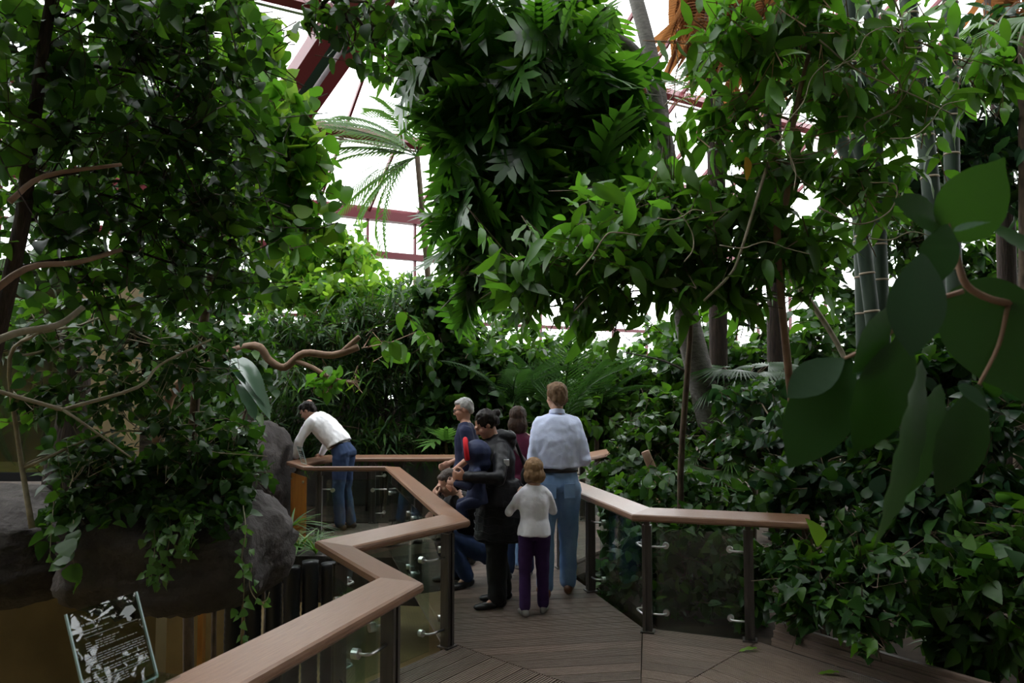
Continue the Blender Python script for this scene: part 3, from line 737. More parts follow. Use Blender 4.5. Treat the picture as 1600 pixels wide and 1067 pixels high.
# man in white shirt leaning on the rail
h = 1.78
RING = [(0, -.1, .12, .36, .41, .385), (0, -.3, -.08, .29, .19, .28), (0, .12, .3, .3, .27, .2)]
pr, H, HR, hh = person('man in white shirt and dark jeans leaning over the far handrail', at(537, 9.86), 76, h,
       [(0, -.02, .96), (0, .06, 1.1), (0, .26, 1.3), (0, .38, 1.42), (0, .5, 1.5)], ((-.1, .8, -.55), (0, .55, .8)),
       [((-.2, .34, 1.36), (-.26, .47, 1.12), (-.22, .53, .93), (0, .4, -1), .5), ((.2, .34, 1.36), (.27, .33, 1.1), (.2, .4, .93), (0, .4, -1), .5)],
       [((-.09, -.02, .9), (-.1, .0, .49), (-.1, -.03, .09), (-.1, 1, 0)), ((.09, -.02, .9), (.1, .0, .49), (.1, -.08, .09), (.1, 1, 0))],
       {'hem': .8, 'loose': 1.2, 'fold': .01}, 'white_shirt', 'jeans_dark', 'leather_dark', 'skin', hair=RING, hair_m='hair_black', girth=1.05)
MB().ell(H(0, -.3, .3), (.19*hh, .17*hh, .17*hh), 16, 10, HR).build('bald_crown', 'skin', pr, True)
bl = MB(); loft(bl, [(0, .045, 1.055), (0, .055, 1.085)], (1, 0, 0), [.172, .171], [.14, .138], 28); bl.build('belt', 'leather_black', pr, True)
# crouching man
h = 1.75
CROP = [(0, -.1, .15, .335, .395, .375), (0, -.3, -.05, .27, .16, .28), (0, .1, .3, .27, .22, .15)]
pr, H, HR, hh = person('crouching man in black jacket with cropped dark hair and hand at his mouth', (-.38, 7.2, 0), 118, h,
       [(0, -.12, .3), (0, -.07, .44), (0, .06, .64), (0, .13, .8), (0, .23, .93)], ((.15, 1, -.5), (0, .4, 1)),
       [((-.19, .1, .75), (-.2, .32, .55), (-.05, .36, .8), (.2, -1, .3), .9), ((.19, .1, .75), (.24, .3, .54), (.06, .4, .62), (-1, 0, 0), .6)],
       [((-.09, -.12, .28), (-.16, .3, .47), (-.13, .1, .09), (-.2, 1, 0)), ((.09, -.12, .28), (.16, .3, .47), (.13, .1, .09), (.2, 1, 0))],
       {'hem': -.02, 'loose': 1.15}, 'black', 'jeans_dark', 'leather_black', 'skin_pale', hair=CROP, hair_m='hair_short', topname='jacket')
# woman in black coat carrying a child
h = 1.66
BUN = [(0, -.1, .13, .37, .43, .42), (0, -.36, -.0, .28, .2, .3), (0, -.58, .12, .15, .16, .16)]
def coat_extra(t, s):
    loft(t, [(0, -.03, .53), (0, -.03, .7), (0, -.02, .88), (0, -.01, 1.02)], (1, 0, 0), [.225, .215, .2, .19], [.225, .215, .195, .18])
    t.ell((0, -.11, 1.35), (.11, .055, .09)); t.ell((-.09, -.06, 1.39), (.05, .09, .05)); t.ell((.09, -.06, 1.39), (.05, .09, .05))
pr, H, HR, hh = person('woman in long black quilted coat with hair tied back carrying a child', at(777, 6.5), 104, h,
       [(0, 0, .88), (0, 0, 1.01), (0, .0, 1.2), (0, .02, 1.36), (0, .1, 1.49)], ((0, 1, -.62), (0, .5, 1)),
       [((-.165, 0, 1.295), (-.375, .07, 1.08), (-.335, .33, 1.1), (1, .2, .3), .9), ((.165, 0, 1.295), (.24, .16, 1.04), (.02, .36, .98), (-1, .2, .4), .7)],
       legpair(h, .055, (.04, -.06), ((-.1, 1, 0), (.1, 1, 0)), 1.1), {'hem': -.1, 'loose': 1.28, 'fold': .008, 'extra': coat_extra, 'fscale': 12, 'leg': 1.45}, 'black_coat', 'black', 'leather_black', 'skin',
       hair=BUN, hair_m='hair_black', topname='quilted_coat')
q = MB()
for k, z in enumerate(np.linspace(.56, .98, 8)):
    r_ = np.interp(z, [.53, .7, .88, 1.02], [.232, .222, .206, .196])
    q.tube([(r_*math.cos(a)*1.0, -.03+.01*(z-.5)+r_*math.sin(a)*.985, z+.009*math.sin(a*9+k)) for a in np.linspace(0, 2*math.pi, 49)], .0032, 5, False)
q.build('quilting_seams', 'black_coat', pr, True)
MB().obox((-.335, .0, 1.2), (0, 1, 0), .022, (1, 0, .2), .006, (0, 0, 1), .024).build('sleeve_patch', 'patch', pr)
# shoulder bag at her back
bgm = MB(); bgm.ell((.06, -.27, .95), (.085, .055, .14)); bgm.ell((.06, -.265, 1.03), (.07, .045, .1))
ba = thing('shoulder_bag', 'black shoulder bag hanging behind the coated woman', 'bag', at(777, 6.5), R(104))
remesh(bgm, 'bag_body', 'black', ba, .012, 4, .01)
MB().tube(spline([(.06, -.265, 1.1), (.09, -.215, 1.25), (.1, -.16, 1.38), (.1, -.08, 1.425), (.09, .02, 1.42)], 6), .014, 8).build('bag_strap', 'black', ba, True)
# child in her arms
h = .88
rc = R(104); cx, cy = at(777, 6.5)[:2]; lx, ly = -.2, .215
cpos = (cx+lx*math.cos(rc)-ly*math.sin(rc), cy+lx*math.sin(rc)+ly*math.cos(rc), .64)
def hood(t, s):
    t.ell((0, .0, .63), (.105, .12, .11)); t.ell((0, -.03, .54), (.09, .09, .07))
pr, H, HR, hh = person('small child in hooded navy jacket carried in a woman\'s arms', cpos, 92, h,
       [(0, 0, .26), (0, .0, .34), (0, .0, .44), (0, .01, .53), (0, .04, .62)], ((0, 1, -.3), (0, .2, 1)),
       [((-.11, 0, .49), (-.16, .06, .38), (-.13, .17, .4), (1, 0, 0)), ((.11, 0, .49), (.16, .06, .38), (.13, .17, .4), (-1, 0, 0))],
       [((-.06, 0, .25), (-.12, .13, .22), (-.12, .1, .09), (-.2, 1, 0), .05), ((.06, 0, .25), (.12, .13, .22), (.12, .1, .09), (.2, 1, 0), .05)],
       {'hem': -.1, 'loose': 1.25, 'extra': hood, 'fold': .01}, 'kid_navy', 'kid_navy', 'leather_black', 'skin_pale', hair=[(0, -.05, .12, .36, .42, .4)], hair_m='hair_brown', body_voxel=.008, topname='hooded_jacket')
rl = MB(); rl.tube([(.098*math.cos(a), .03+.035*math.sin(a)*.4+.05, .635+.105*math.sin(a)) for a in np.linspace(-.5, math.pi+.5, 20)], .02, 8); rl.build('hood_lining', 'red_cloth', pr, True)
# small child hidden behind the girl
h = .98
person('small child in blue jeans half hidden behind the girl', at(818, 7.75), 10, h, std(h), ((0, 1, 0), (0, 0, 1)),
       [((-.1, 0, .77), (-.13, .02, .62), (-.1, .1, .52), (1, 0, 0)), ((.1, 0, .77), (.13, .02, .62), (.1, .1, .52), (-1, 0, 0))],
       legpair(h, .055), {'hem': -.08, 'loose': 1.15}, 'navy', 'jeans_light', 'shoe_grey', 'skin_pale', hair=SHORT, hair_m='hair_brown', body_voxel=.01)

# ================================================================== PLANTS
def tmpl_leaf(wf, n=5, fold=.18, curl=.25, wave=0., twist=0.):
    v = []; idx = []
    for i in range(n+1):
        t = (i/n)**1.2; w_ = wf(t); z = -curl*t*t; ww = wave*math.sin(i*2.3)
        a = twist*t
        if i in (0, n): idx.append((len(v),)); v.append((0, t, z))
        else:
            idx.append((len(v), len(v)+1, len(v)+2))
            v += [(-w_*math.cos(a), t-.02, z+fold*w_+ww+w_*math.sin(a)), (0, t, z), (w_*math.cos(a), t-.02, z+fold*w_-ww-w_*math.sin(a))]
    f = []
    for i in range(n):
        a, b = idx[i], idx[i+1]
        if len(a) == 1: f += [(a[0], b[1], b[0]), (a[0], b[2], b[1])]
        elif len(b) == 1: f += [(a[0], a[1], b[0]), (a[1], a[2], b[0])]
        else: f += [(a[0], a[1], b[1], b[0]), (a[1], a[2], b[2], b[1])]
    return np.array(v, float), f
def w_ovate(t): return .36*math.sin(math.pi*min(1, t**.72))**.8*(1 if t < .85 else .8)
def w_round(t): return .46*math.sin(math.pi*min(1, t**.62))**.62*(1 if t < .8 else .72)
def w_oblong(t): return .185*math.sin(math.pi*t**.9)**.75
def w_heart(t): return .42*math.sin(math.pi*min(1, t**.5))**.75*(1-.25*t)
def w_thin(t): return .075*math.sin(math.pi*t**.7)**.8
def w_strap(t): return .03*(1-t**3)+.004
def w_banana(t): return .2*math.sin(math.pi*t**.8)**.5
def w_big(t): return .25*math.sin(math.pi*t**1.15)**.8
def variants(wf, n=5, curls=(.1, .3, .5), fold=.2, wave=.02):
    return [tmpl_leaf(wf, n, fold*(.5+.5*k), c, wave*(k-1), .15*(k-1)) for k, c in enumerate(curls)]
def tmpl_lobed(curl=.3, k=5, seed=0):
    """breadfruit blade: narrow middle strip with deep pairs of finger lobes and an end lobe"""
    r = random.Random(seed); v = []; f = []
    def zz(x, y): return -curl*y*y+.12*abs(x)-.25*x*x
    def strip(a, b, wa, wm, hk=0):
        a, b = np.array(a), np.array(b); d = unit(b-a); n = np.array([-d[1], d[0]]); L = np.linalg.norm(b-a)
        q = [a+n*wa, a-n*wa, a+d*L*.55+n*wm, a+d*L*.55-n*wm, b]; i = len(v)
        v.extend([(p[0], p[1], zz(*p)) for p in q]); f.extend([(i, i+1, i+3, i+2), (i+2, i+3, i+4)])
    ys = np.linspace(0, .78, 6); i0 = len(v)
    for y in ys:
        ww = .03+.045*math.sin(math.pi*(y+.1)/.95); v.extend([(-ww, y, zz(ww, y)), (0, y, zz(0, y)-.01), (ww, y, zz(ww, y))])
    for j in range(5):
        a = i0+3*j; f.extend([(a, a+1, a+4, a+3), (a+1, a+2, a+5, a+4)])
    for j in range(k):
        t = .06+.62*j/(k-1); L = (.3, .42, .44, .36, .26)[j]*r.uniform(.9, 1.1)
        for s in (-1, 1): strip((s*.02, t), (s*(.03+L*.78), t+L*.72), .05, .052)
    strip((0, .68), (0, 1.05), .06, .06)
    return np.array(v, float), f
def tmpl_frond(n=22, arch=.5, ll=.34, droop=.35, width=.018, v_up=.25, taper=True):
    """feather palm: arching midrib with leaflets in two rows"""
    v = []; f = []
    def mid(t): return np.array([0, t*(1-.12*arch*t), -arch*t*t*.75+.12*t])
    for i in range(9):
        p = mid(i/8); r_ = .011*(1-.8*i/8); v += [p+[-r_, 0, 0], p+[0, 0, r_], p+[r_, 0, 0]]
    for i in range(8):
        a = 3*i; f += [(a, a+1, a+4, a+3), (a+1, a+2, a+5, a+4), (a+2, a, a+3, a+5)]
    for i in range(n):
        t = .12+.86*i/(n-1); p = mid(t); L = ll*(math.sin(math.pi*(.12+.8*t))**.7 if taper else 1)
        for s in (-1, 1):
            d = unit([s*.85, .52+.35*t, v_up*(1-t)]); e = p+d*L-np.array([0, 0, droop*L*.8]); m_ = p+d*L*.5-np.array([0, 0, droop*L*.12])
            k = len(v); w_ = np.array([0, width*1.0, 0])+np.array([0, 0, .004])
            v += [p-w_*.5, p+w_*.5, m_-w_, m_+w_, e]; f += [(k, k+1, k+3, k+2), (k+2, k+3, k+4)]
    return np.array(v, float), f
def tmpl_fan(n=22, spread=2.3, cut=.45):
    v = [(0, 0, 0)]; f = []
    for i in range(n):
        a0 = -spread+2*spread*i/n; a1 = a0+2*spread/n; am = (a0+a1)/2
        def q(a, r, z): return (math.sin(a)*r, math.cos(a)*r, z)
        k = len(v); zz = .035
        v += [q(a0, cut, -.08), q(am, cut, zz-.08), q(a1, cut, -.08), q(am-.02, 1, -.35)]
        f += [(0, k, k+1), (0, k+1, k+2), (k, k+3, k+1), (k+1, k+3, k+2)]
    return np.array(v, float), f
SP = {
 'ovate': variants(w_ovate, 7, (.1, .28, .5)), 'round': variants(w_round, 9, (.08, .22, .4), .12), 'oblong': variants(w_oblong, 7, (.15, .4, .7), .3, .03),
 'heart': variants(w_heart, 8, (.1, .3, .5)), 'thin': variants(w_thin, 4, (.1, .35, .7), .3, 0), 'strap': variants(w_strap, 6, (.5, .9, 1.3), .2, 0),
 'banana': variants(w_banana, 8, (.3, .5, .7), .35, .04), 'big': variants(w_big, 8, (.15, .4, .6), .3, .05), 'bigfine': variants(w_big, 16, (.1, .25, .4), .25, .008), 'ovatefine': variants(lambda t: w_ovate(t) if t < .8 else .36*(1-t)*2.4, 16, (.05, .18, .3), .2, .006),
 'lobed': [tmpl_lobed(.2, 5, 1), tmpl_lobed(.4, 5, 2), tmpl_lobed(.65, 4, 3)],
 'frond': [tmpl_frond(24, .35, .32, .35, .008), tmpl_frond(24, .6, .3, .5, .008), tmpl_frond(22, .9, .34, .7, .008)],
 'fan': [tmpl_fan(22, 2.0), tmpl_fan(20, 1.5, .5), tmpl_fan(24, 2.3, .4)],
 'small': variants(w_ovate, 3, (.1, .25, .4)), 'smallthin': variants(w_thin, 3, (.1, .3, .6), .3, 0),
 'fern': [tmpl_frond(26, .6, .16, .2, .02, .1), tmpl_frond(26, .9, .16, .2, .02, .1)],
}
_mesh = {}
def leaf_data(sp, k, m):
    key = (sp, k, m)
    if key not in _mesh:
        v, f = SP[sp][k]; me = bpy.data.meshes.new(sp+'_leaf'); me.from_pydata([tuple(x) for x in v], [], f)
        me.polygons.foreach_set('use_smooth', [True]*len(me.polygons)); me.materials.append(M[m]); _mesh[key] = me
    return _mesh[key]
ROCKS = [((-2.28, 5.35, .70), (.68, .6, .36), 3.5), ((-4.1, 5.5, .68), (1.12, .7, .38), 3.5), ((-3.8, 9.8, .65), (.95, .7, .7), 4.5)]
def clear_rock(pos, mid):
    """shift leaves that would sit inside a rock out to its surface"""
    for c, r, p in ROCKS:
        c, r = np.array(c), np.array(r)+.07
        q = (mid-c)/r; f = np.sum(np.abs(q)**p, 1)**(1/p); k = f < 1.06
        if k.any(): pos = pos+np.where(k[:, None], (mid-c)*(1.06/np.maximum(f, .25)-1)[:, None], 0)
    return pos
class Plant:
    def __init__(s, name, label, cat, base, group=None, bark='bark_brown'):
        s.base = np.asarray(base, float); s.root = thing(name, label, cat, s.base, 0, group)
        s.lv = []; s.tw = MB(); s.bark = bark; s.nb = 0
    def wood(s, pts, r0, r1=None, name='branch', sides=8, n=4, bark=None, wob=0):
        p = spline(pts, n); r1 = r0*.6 if r1 is None else r1
        if wob: p[1:-1] += RNG.normal(0, wob, p[1:-1].shape)
        MB().tube(p-s.base, np.linspace(r0, r1, len(p)), sides).build(name, bark or s.bark, s.root, True); return p
    def leaf(s, sp, m, pos, d, nrm, L, k=None):
        d = unit(d); nrm = np.asarray(nrm, float); nrm = unit(nrm-d*(nrm@d))
        s.lv.append((sp, int(RNG.integers(len(SP[sp]))) if k is None else k, m, np.atleast_2d(pos), d[None], nrm[None], np.array([L])))
    def leaves(s, sp, m, pos, d, nrm, L):
        d = d/np.linalg.norm(d, axis=1)[:, None]; nrm = nrm-d*np.sum(nrm*d, 1)[:, None]; nrm /= np.linalg.norm(nrm, axis=1)[:, None]+1e-9
        k = RNG.integers(len(SP[sp]), size=len(pos))
        for j in range(len(SP[sp])):
            q = k == j
            if q.any(): s.lv.append((sp, j, m, pos[q], d[q], nrm[q], L[q]))
    def blob(s, c, r, n, sp, mats, L, per=7, tl=.35, droop=.35, up=.8, src=None, jit=.5, out=.6, tr=.004):
        """n leaves on twigs filling an ellipsoid c, r (metres); twigs start at src (a branch point)"""
        c = np.asarray(c, float); r = np.asarray(r, float)*np.ones(3); src = c if src is None else np.asarray(src)
        nt = max(1, int(n/per))
        d = RNG.normal(size=(nt, 3)); d /= np.linalg.norm(d, axis=1)[:, None]
        e = c+d*r*(RNG.random(nt)**.42)[:, None]
        td = e-(src*.6+c*.4); td /= np.linalg.norm(td, axis=1)[:, None]+1e-9
        td = td*out+RNG.normal(0, jit, (nt, 3))+np.array([0, 0, .12]); td /= np.linalg.norm(td, axis=1)[:, None]
        b = e-td*tl*RNG.uniform(.7, 1.2, nt)[:, None]
        for i in range(nt):
            s.tw.tube(np.array([src+(c-src)*.3*RNG.random(), (src+b[i])/2+[0, 0, -.03], b[i], e[i]])-s.base if i % 2 == 0 else np.array([b[i], (b[i]+e[i])/2+RNG.normal(0, .02, 3), e[i]])-s.base, tr*np.array([1.6, 1.3, 1, .5])[-(4 if i % 2 == 0 else 3):], 3, False)
        tt = np.tile(np.linspace(.25, 1, per), nt)+RNG.normal(0, .04, nt*per)
        rep = np.repeat(np.arange(nt), per)
        pos = b[rep]+(e-b)[rep]*tt[:, None]
        side = np.cross(td, RNG.normal(size=(nt, 3))); side /= np.linalg.norm(side, axis=1)[:, None]
        sg = np.tile(np.where(np.arange(per) % 2 == 0, 1, -1), nt)[:, None]
        ld = td[rep]*.55+side[rep]*sg*.75+RNG.normal(0, .3, (nt*per, 3))+np.array([0, 0, -droop])
        nr = np.array([0, 0, up])+RNG.normal(0, .45, (nt*per, 3))
        LL = L*RNG.uniform(.6, 1.2, nt*per)
        ch = RNG.random(nt*per); cum = 0
        for m, wgt in mats:
            q = (ch >= cum) & (ch < cum+wgt); cum += wgt
            if q.any(): s.leaves(sp, m, pos[q], ld[q], nr[q], LL[q])
    def pblob(s, px, py, D, rx, ry, rd, n, sp, mats, L, src=None, **kw):
        k = D/FPX; s.blob(P(px, py, D), (rx*k, rd, ry*k), n, sp, mats, L, src=src, **kw)
    def finish(s, leafname='leaf', limit=300, minpx=10):
        if s.tw.n:
            o = s.tw.build('twigs', s.bark, s.root); o['kind'] = 'stuff'
        if getattr(s, 'off_rock', False): s.lv = [(sp, k, m, clear_rock(pos, pos+d*L[:, None]*.5), d, nr, L) for (sp, k, m, pos, d, nr, L) in s.lv]
        sc = []
        for gi, (sp, k, m, pos, d, nr, L) in enumerate(s.lv):
            cen = pos+d*L[:, None]*.5; x, y, f = proj(cen)
            vd = cen-np.array([0, 0, CAMH]); vd /= np.linalg.norm(vd, axis=1)[:, None]
            area = L*FPX/np.maximum(f, .05)*(.45+.55*np.abs(np.sum(nr*vd, 1)))
            ok = (f > .2) & (x > -20) & (x < 1620) & (y > -20) & (y < 1087) & (L*FPX/np.maximum(f, .05) >= minpx)
            area = np.where(ok, area/np.maximum(f, .3)**.5, -1)
            sc.append(np.column_stack([area, np.full(len(L), gi), np.arange(len(L))]))
        if not sc: return s.root
        sc = np.concatenate(sc); sc = sc[np.argsort(-sc[:, 0])]
        pick = sc[:limit]; pick = pick[pick[:, 0] > 0]; chosen = [set() for _ in s.lv]
        for a, gi, li in pick:
            gi, li = int(gi), int(li); chosen[gi].add(li); sp, k, m, pos, d, nr, L = s.lv[gi]
            o = bpy.data.objects.new(leafname, leaf_data(sp, k, m)); COL.objects.link(o); o.parent = s.root
            y_, z_ = d[li], nr[li]; x_ = np.cross(y_, z_); l_ = L[li]; p = pos[li]-s.base
            o.matrix_local = Matrix(((x_[0]*l_, y_[0]*l_, z_[0]*l_, p[0]), (x_[1]*l_, y_[1]*l_, z_[1]*l_, p[1]), (x_[2]*l_, y_[2]*l_, z_[2]*l_, p[2]), (0, 0, 0, 1)))
        V, loops, sizes, mi, mats, off = [], [], [], [], [], 0
        for gi, (sp, k, m, pos, d, nr, L) in enumerate(s.lv):
            keep = np.array([i for i in range(len(L)) if i not in chosen[gi]], int)
            if not len(keep): continue
            v, f = SP[sp][k]; x_ = np.cross(d[keep], nr[keep])
            B = np.stack([x_, d[keep], nr[keep]], 2)*L[keep][:, None, None]
            VV = np.einsum('nij,vj->nvi', B, v)+(pos[keep]-s.base)[:, None, :]
            fl = np.concatenate([np.array(q) for q in f]); fs = np.array([len(q) for q in f])
            N = len(keep)
            loops.append((fl[None]+off+np.arange(N)[:, None]*len(v)).ravel()); sizes.append(np.tile(fs, N)); off += N*len(v)
            V.append(VV.reshape(-1, 3))
            if m not in mats: mats.append(m)
            mi.append(np.full(N*len(f), mats.index(m)))
        if V:
            V = np.concatenate(V); loops = np.concatenate(loops); sizes = np.concatenate(sizes); mi = np.concatenate(mi)
            me = bpy.data.meshes.new('foliage'); me.vertices.add(len(V)); me.vertices.foreach_set('co', V.astype(np.float32).ravel())
            me.loops.add(len(loops)); me.loops.foreach_set('vertex_index', loops.astype(np.int32))
            me.polygons.add(len(sizes)); me.polygons.foreach_set('loop_start', np.concatenate([[0], np.cumsum(sizes)[:-1]]).astype(np.int32))
            me.polygons.foreach_set('loop_total', sizes.astype(np.int32))
            me.polygons.foreach_set('use_smooth', np.ones(len(sizes), bool))
            for m in mats: me.materials.append(M[m])
            me.polygons.foreach_set('material_index', mi.astype(np.int32)); me.update(calc_edges=True)
            o = link('foliage', me, s.root); o['kind'] = 'stuff'
        return s.root
def ground_at(x, y): return -.14 if (y > 11.3 or x > 1.2) else -1.3
def gp(px, D, z=None):
    x = (px-800)/FPX*D; return np.array([x, D, ground_at(x, D) if z is None else z])
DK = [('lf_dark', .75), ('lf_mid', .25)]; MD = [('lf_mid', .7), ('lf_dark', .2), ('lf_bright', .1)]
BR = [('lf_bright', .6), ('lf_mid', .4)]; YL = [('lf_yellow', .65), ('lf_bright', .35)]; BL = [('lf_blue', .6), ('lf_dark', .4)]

def tree(name, label, base, trunk, r0, blobs, sp, mats, L, cat='tree', bark='bark_brown', branch_r=.012, minpx=10, limit=300, group=None, **kw):
    """trunk: world points; each blob gets a branch from the nearest trunk point"""
    pl = Plant(name, label, cat, base, group, bark)
    tp = pl.wood([base]+[np.asarray(t) for t in trunk], r0, r0*.45, 'trunk', 10)
    for b in blobs:
        px, py, D, rx, ry, rd, n = b[:7]; c = P(px, py, D)
        dd = np.linalg.norm(tp-c, axis=1)+np.maximum(0, tp[:, 2]-c[2])*1.2; a = tp[np.argmin(dd)]
        mid = (a+c)/2+np.array([0, 0, .12])*np.linalg.norm(c-a)
        pl.wood([a, mid, c], branch_r, branch_r*.4, 'branch', 6, 4, wob=.01)
        pl.pblob(px, py, D, rx, ry, rd, n, b[7] if len(b) > 7 else sp, b[8] if len(b) > 8 else mats, b[9] if len(b) > 9 else L, src=a*.15+c*.85, **kw)
    pl.off_rock = True; pl.finish(minpx=minpx, limit=limit); return pl

# ---- left side -------------------------------------------------------------
tree('fig_tree', 'dark round-leaved fig tree spreading over the left of the walkway', (-3.1, 3.9, -1.3), [(-2.95, 3.9, .3), P(20, 420, 3.8), P(45, 250, 3.7), P(70, 60, 3.6), P(95, -80, 3.6)], .05,
     [(70, 60, 3.7, 150, 110, .6, 322), (230, 70, 3.9, 160, 110, .6, 384), (330, 60, 4.2, 100, 100, .5, 297), (120, 210, 3.8, 150, 110, .5, 322), (290, 210, 4.1, 150, 100, .5, 384),
      (370, 190, 4.4, 70, 100, .5, 170), (80, 350, 4.0, 130, 90, .5, 235), (250, 340, 4.3, 150, 90, .5, 322), (360, 320, 4.5, 70, 80, .4, 223), (200, -60, 3.6, 260, 60, .7, 161), (-60, 150, 3.4, 80, 300, .5, 161),
      (330, 430, 4.6, 110, 60, .4, 186), (160, 440, 4.3, 140, 60, .4, 186)],
     'ovate', [('lf_dark', .5), ('lf_mid', .5)], .1, bark='bark_dark', per=7, tl=.4, tr=.003, jit=.7)
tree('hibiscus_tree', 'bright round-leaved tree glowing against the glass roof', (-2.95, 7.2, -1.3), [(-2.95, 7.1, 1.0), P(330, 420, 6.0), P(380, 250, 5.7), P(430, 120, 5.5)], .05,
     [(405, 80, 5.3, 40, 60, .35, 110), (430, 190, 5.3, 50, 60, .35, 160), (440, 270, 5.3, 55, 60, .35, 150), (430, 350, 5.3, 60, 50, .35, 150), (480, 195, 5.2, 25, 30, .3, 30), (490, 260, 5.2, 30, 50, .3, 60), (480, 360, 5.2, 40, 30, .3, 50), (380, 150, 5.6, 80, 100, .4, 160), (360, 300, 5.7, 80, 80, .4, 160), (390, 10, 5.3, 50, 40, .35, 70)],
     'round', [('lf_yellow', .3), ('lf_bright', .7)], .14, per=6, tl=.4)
tree('climbing_shrub', 'leafy dark shrub with pale forked branches below the fig tree', (-2.9, 4.7, .95), [P(30, 700, 4.7), P(15, 560, 4.5), P(60, 520, 4.4)], .018,
     [(90, 520, 4.7, 110, 60, .4, 220), (230, 520, 4.9, 120, 60, .4, 260), (60, 620, 4.7, 90, 50, .3, 150), (190, 610, 4.9, 110, 60, .3, 200), (310, 560, 5.1, 90, 70, .3, 220), (160, 700, 4.9, 90, 45, .3, 160), (300, 680, 5.0, 90, 55, .35, 240)],
     'ovate', DK, .085, cat='shrub', bark='bark_pale', branch_r=.011, per=7, tl=.3, tr=.003)
bare = Plant('forked_branch', 'bare pale forked branch crossing in front of the shrub', 'branch', P(-60, 590, 3.6), None, 'bark_pale')
bare.wood([P(-60, 590, 3.6), P(0, 612, 3.7), P(98, 640, 3.8)], .011, .01); bare.wood([P(98, 640, 3.8), P(215, 605, 3.9), P(250, 570, 4.0), P(330, 530, 4.1)], .01, .005); bare.wood([P(98, 640, 3.8), P(140, 668, 3.8), P(205, 715, 3.9)], .009, .004)
bare.wood([P(-60, 560, 3.6), P(20, 522, 3.7), P(90, 508, 3.8), P(130, 480, 3.9)], .02, .014); bare.finish()
b2 = Plant('curved_branch', 'brown curved branch reaching through the dark foliage', 'branch', P(-40, 480, 3.5), None, 'bark_tan')
b2.wood([P(-40, 480, 3.5), P(40, 420, 3.6), P(120, 410, 3.8), P(190, 390, 4.0)], .018, .011); b2.wood([P(15, 315, 3.4), P(70, 275, 3.5), P(190, 257, 3.6)], .014, .008); b2.finish()
tree('overhanging_branch', 'overhanging twig with dark dangling leaves against bright glass', P(430, -120, 3.5), [P(480, -60, 3.5), P(520, 0, 3.5)], .012,
     [(500, 10, 3.5, 60, 35, .2, 60), (590, 20, 3.6, 70, 30, .2, 70), (560, 75, 3.5, 50, 45, .15, 20), (660, 15, 3.8, 60, 40, .25, 60), (600, 90, 3.6, 50, 40, .15, 18)],
     'ovate', DK, .085, cat='branch', per=4, tl=.22, droop=.9, tr=.002)
fe = Plant('tree_fern_trunk', 'dark fibrous tree fern trunk rising beside the glass tank', 'tree', (-3.36, 5.8, 1.0), None, 'bark_dark')
fe.wood([(-3.36, 5.8, 1.0), (-3.35, 5.82, 1.3), P(115, 650, 5.85), P(118, 500, 5.85)], .15, .1, 'trunk', 14)
for k in range(9):
    a = -2.85+k*.36; fe.leaf('fern', 'lf_mid', P(118, 500, 5.85), (math.cos(a), math.sin(a), .45), (0, 0, 1), .9)
fe.finish('frond')
fn = Plant('tank_fern', 'pale green fern growing inside the glass tank', 'fern', (-4.4, 7.0, 1.08), None)
for k in range(14):
    a = k*.9; fn.leaf('fern', 'lf_palm' if k % 3 else 'lf_yellow', (-4.9+.11*(k % 7), 6.95, 1.1+.12*(k % 4)), (math.cos(a)*.6, -.35*abs(math.sin(a)), .8), (math.sin(a), -.6, .3), .46)
fn.finish('frond')
tree('fig_sapling', 'spindly sapling with shiny leaves above the rock planter', (-2.4, 5.3, 1.0), [P(300, 690, 5.2), P(310, 600, 5.2)], .018,
     [(255, 745, 5.05, 110, 50, .35, 420), (350, 745, 5.1, 70, 50, .35, 300), (160, 780, 4.9, 90, 50, .3, 300), (300, 800, 4.85, 90, 35, .25, 200), (380, 700, 5.4, 50, 45, .3, 150), (130, 720, 5.1, 80, 50, .3, 180)],
     'ovate', DK+[], .095, cat='shrub', per=7, tl=.25, tr=.003)
# trailing vines over the rock planter
def vine(label, pts, L, n, m='lf_vine', group=None, sp='heart', name='trailing_vine'):
    pl = Plant(name, label, 'vine', pts[0], group, 'bark_pale'); p = pl.wood(pts, .004, .0025, 'stem', 5, 6)
    for i in range(n):
        q = p[int((i+.5)/n*(len(p)-1))]; a = RNG.uniform(-1, 1)
        pl.leaf(sp, m, q+RNG.normal(0, .022, 3), (a*1.3, -.5+.5*RNG.normal(), -.3-.6*RNG.random()), (RNG.normal(0, .6), -1+.5*RNG.normal(), .7), L*RNG.uniform(.7, 1.2))
    pl.finish(); return pl
FR = 4.72
vine('variegated vine trailing down the rounded end of the rock planter', [P(380, 790, 4.85), P(384, 830, 4.7), P(378, 870, 4.7), P(382, 900, 4.72), P(379, 960, 4.75), P(375, 1000, 4.75)], .058, 30)
vine('hooked vine tip curling below the rock planter', [P(394, 880, 4.72), P(390, 915, 4.72), P(402, 938, 4.72), P(416, 938, 4.72), P(421, 925, 4.72)], .05, 7)
for i, (x, y0, y1, n) in enumerate(((238, 800, 905, 22), (262, 790, 870, 20), (285, 800, 880, 18), (300, 790, 850, 14), (248, 850, 915, 14))):
    vine(('thick', 'leafy', 'short', 'sparse', 'low')[i]+' clump of variegated vine hanging on the front of the rock planter', [P(x, y0, 4.85), P(x+4, (y0+y1)/2, 4.66), P(x-2, y1, 4.64)], .058, n+8)
vine('small-leaved vine hanging in front of the long rock ledge', [P(85, 780, 4.8), P(80, 830, 4.68), P(78, 880, 4.68)], .07, 10)
vine('broad dark-leaved vine between the two rock planters', [P(120, 780, 4.8), P(112, 850, 4.6), P(120, 905, 4.6)], .11, 12, 'lf_mid', sp='round')
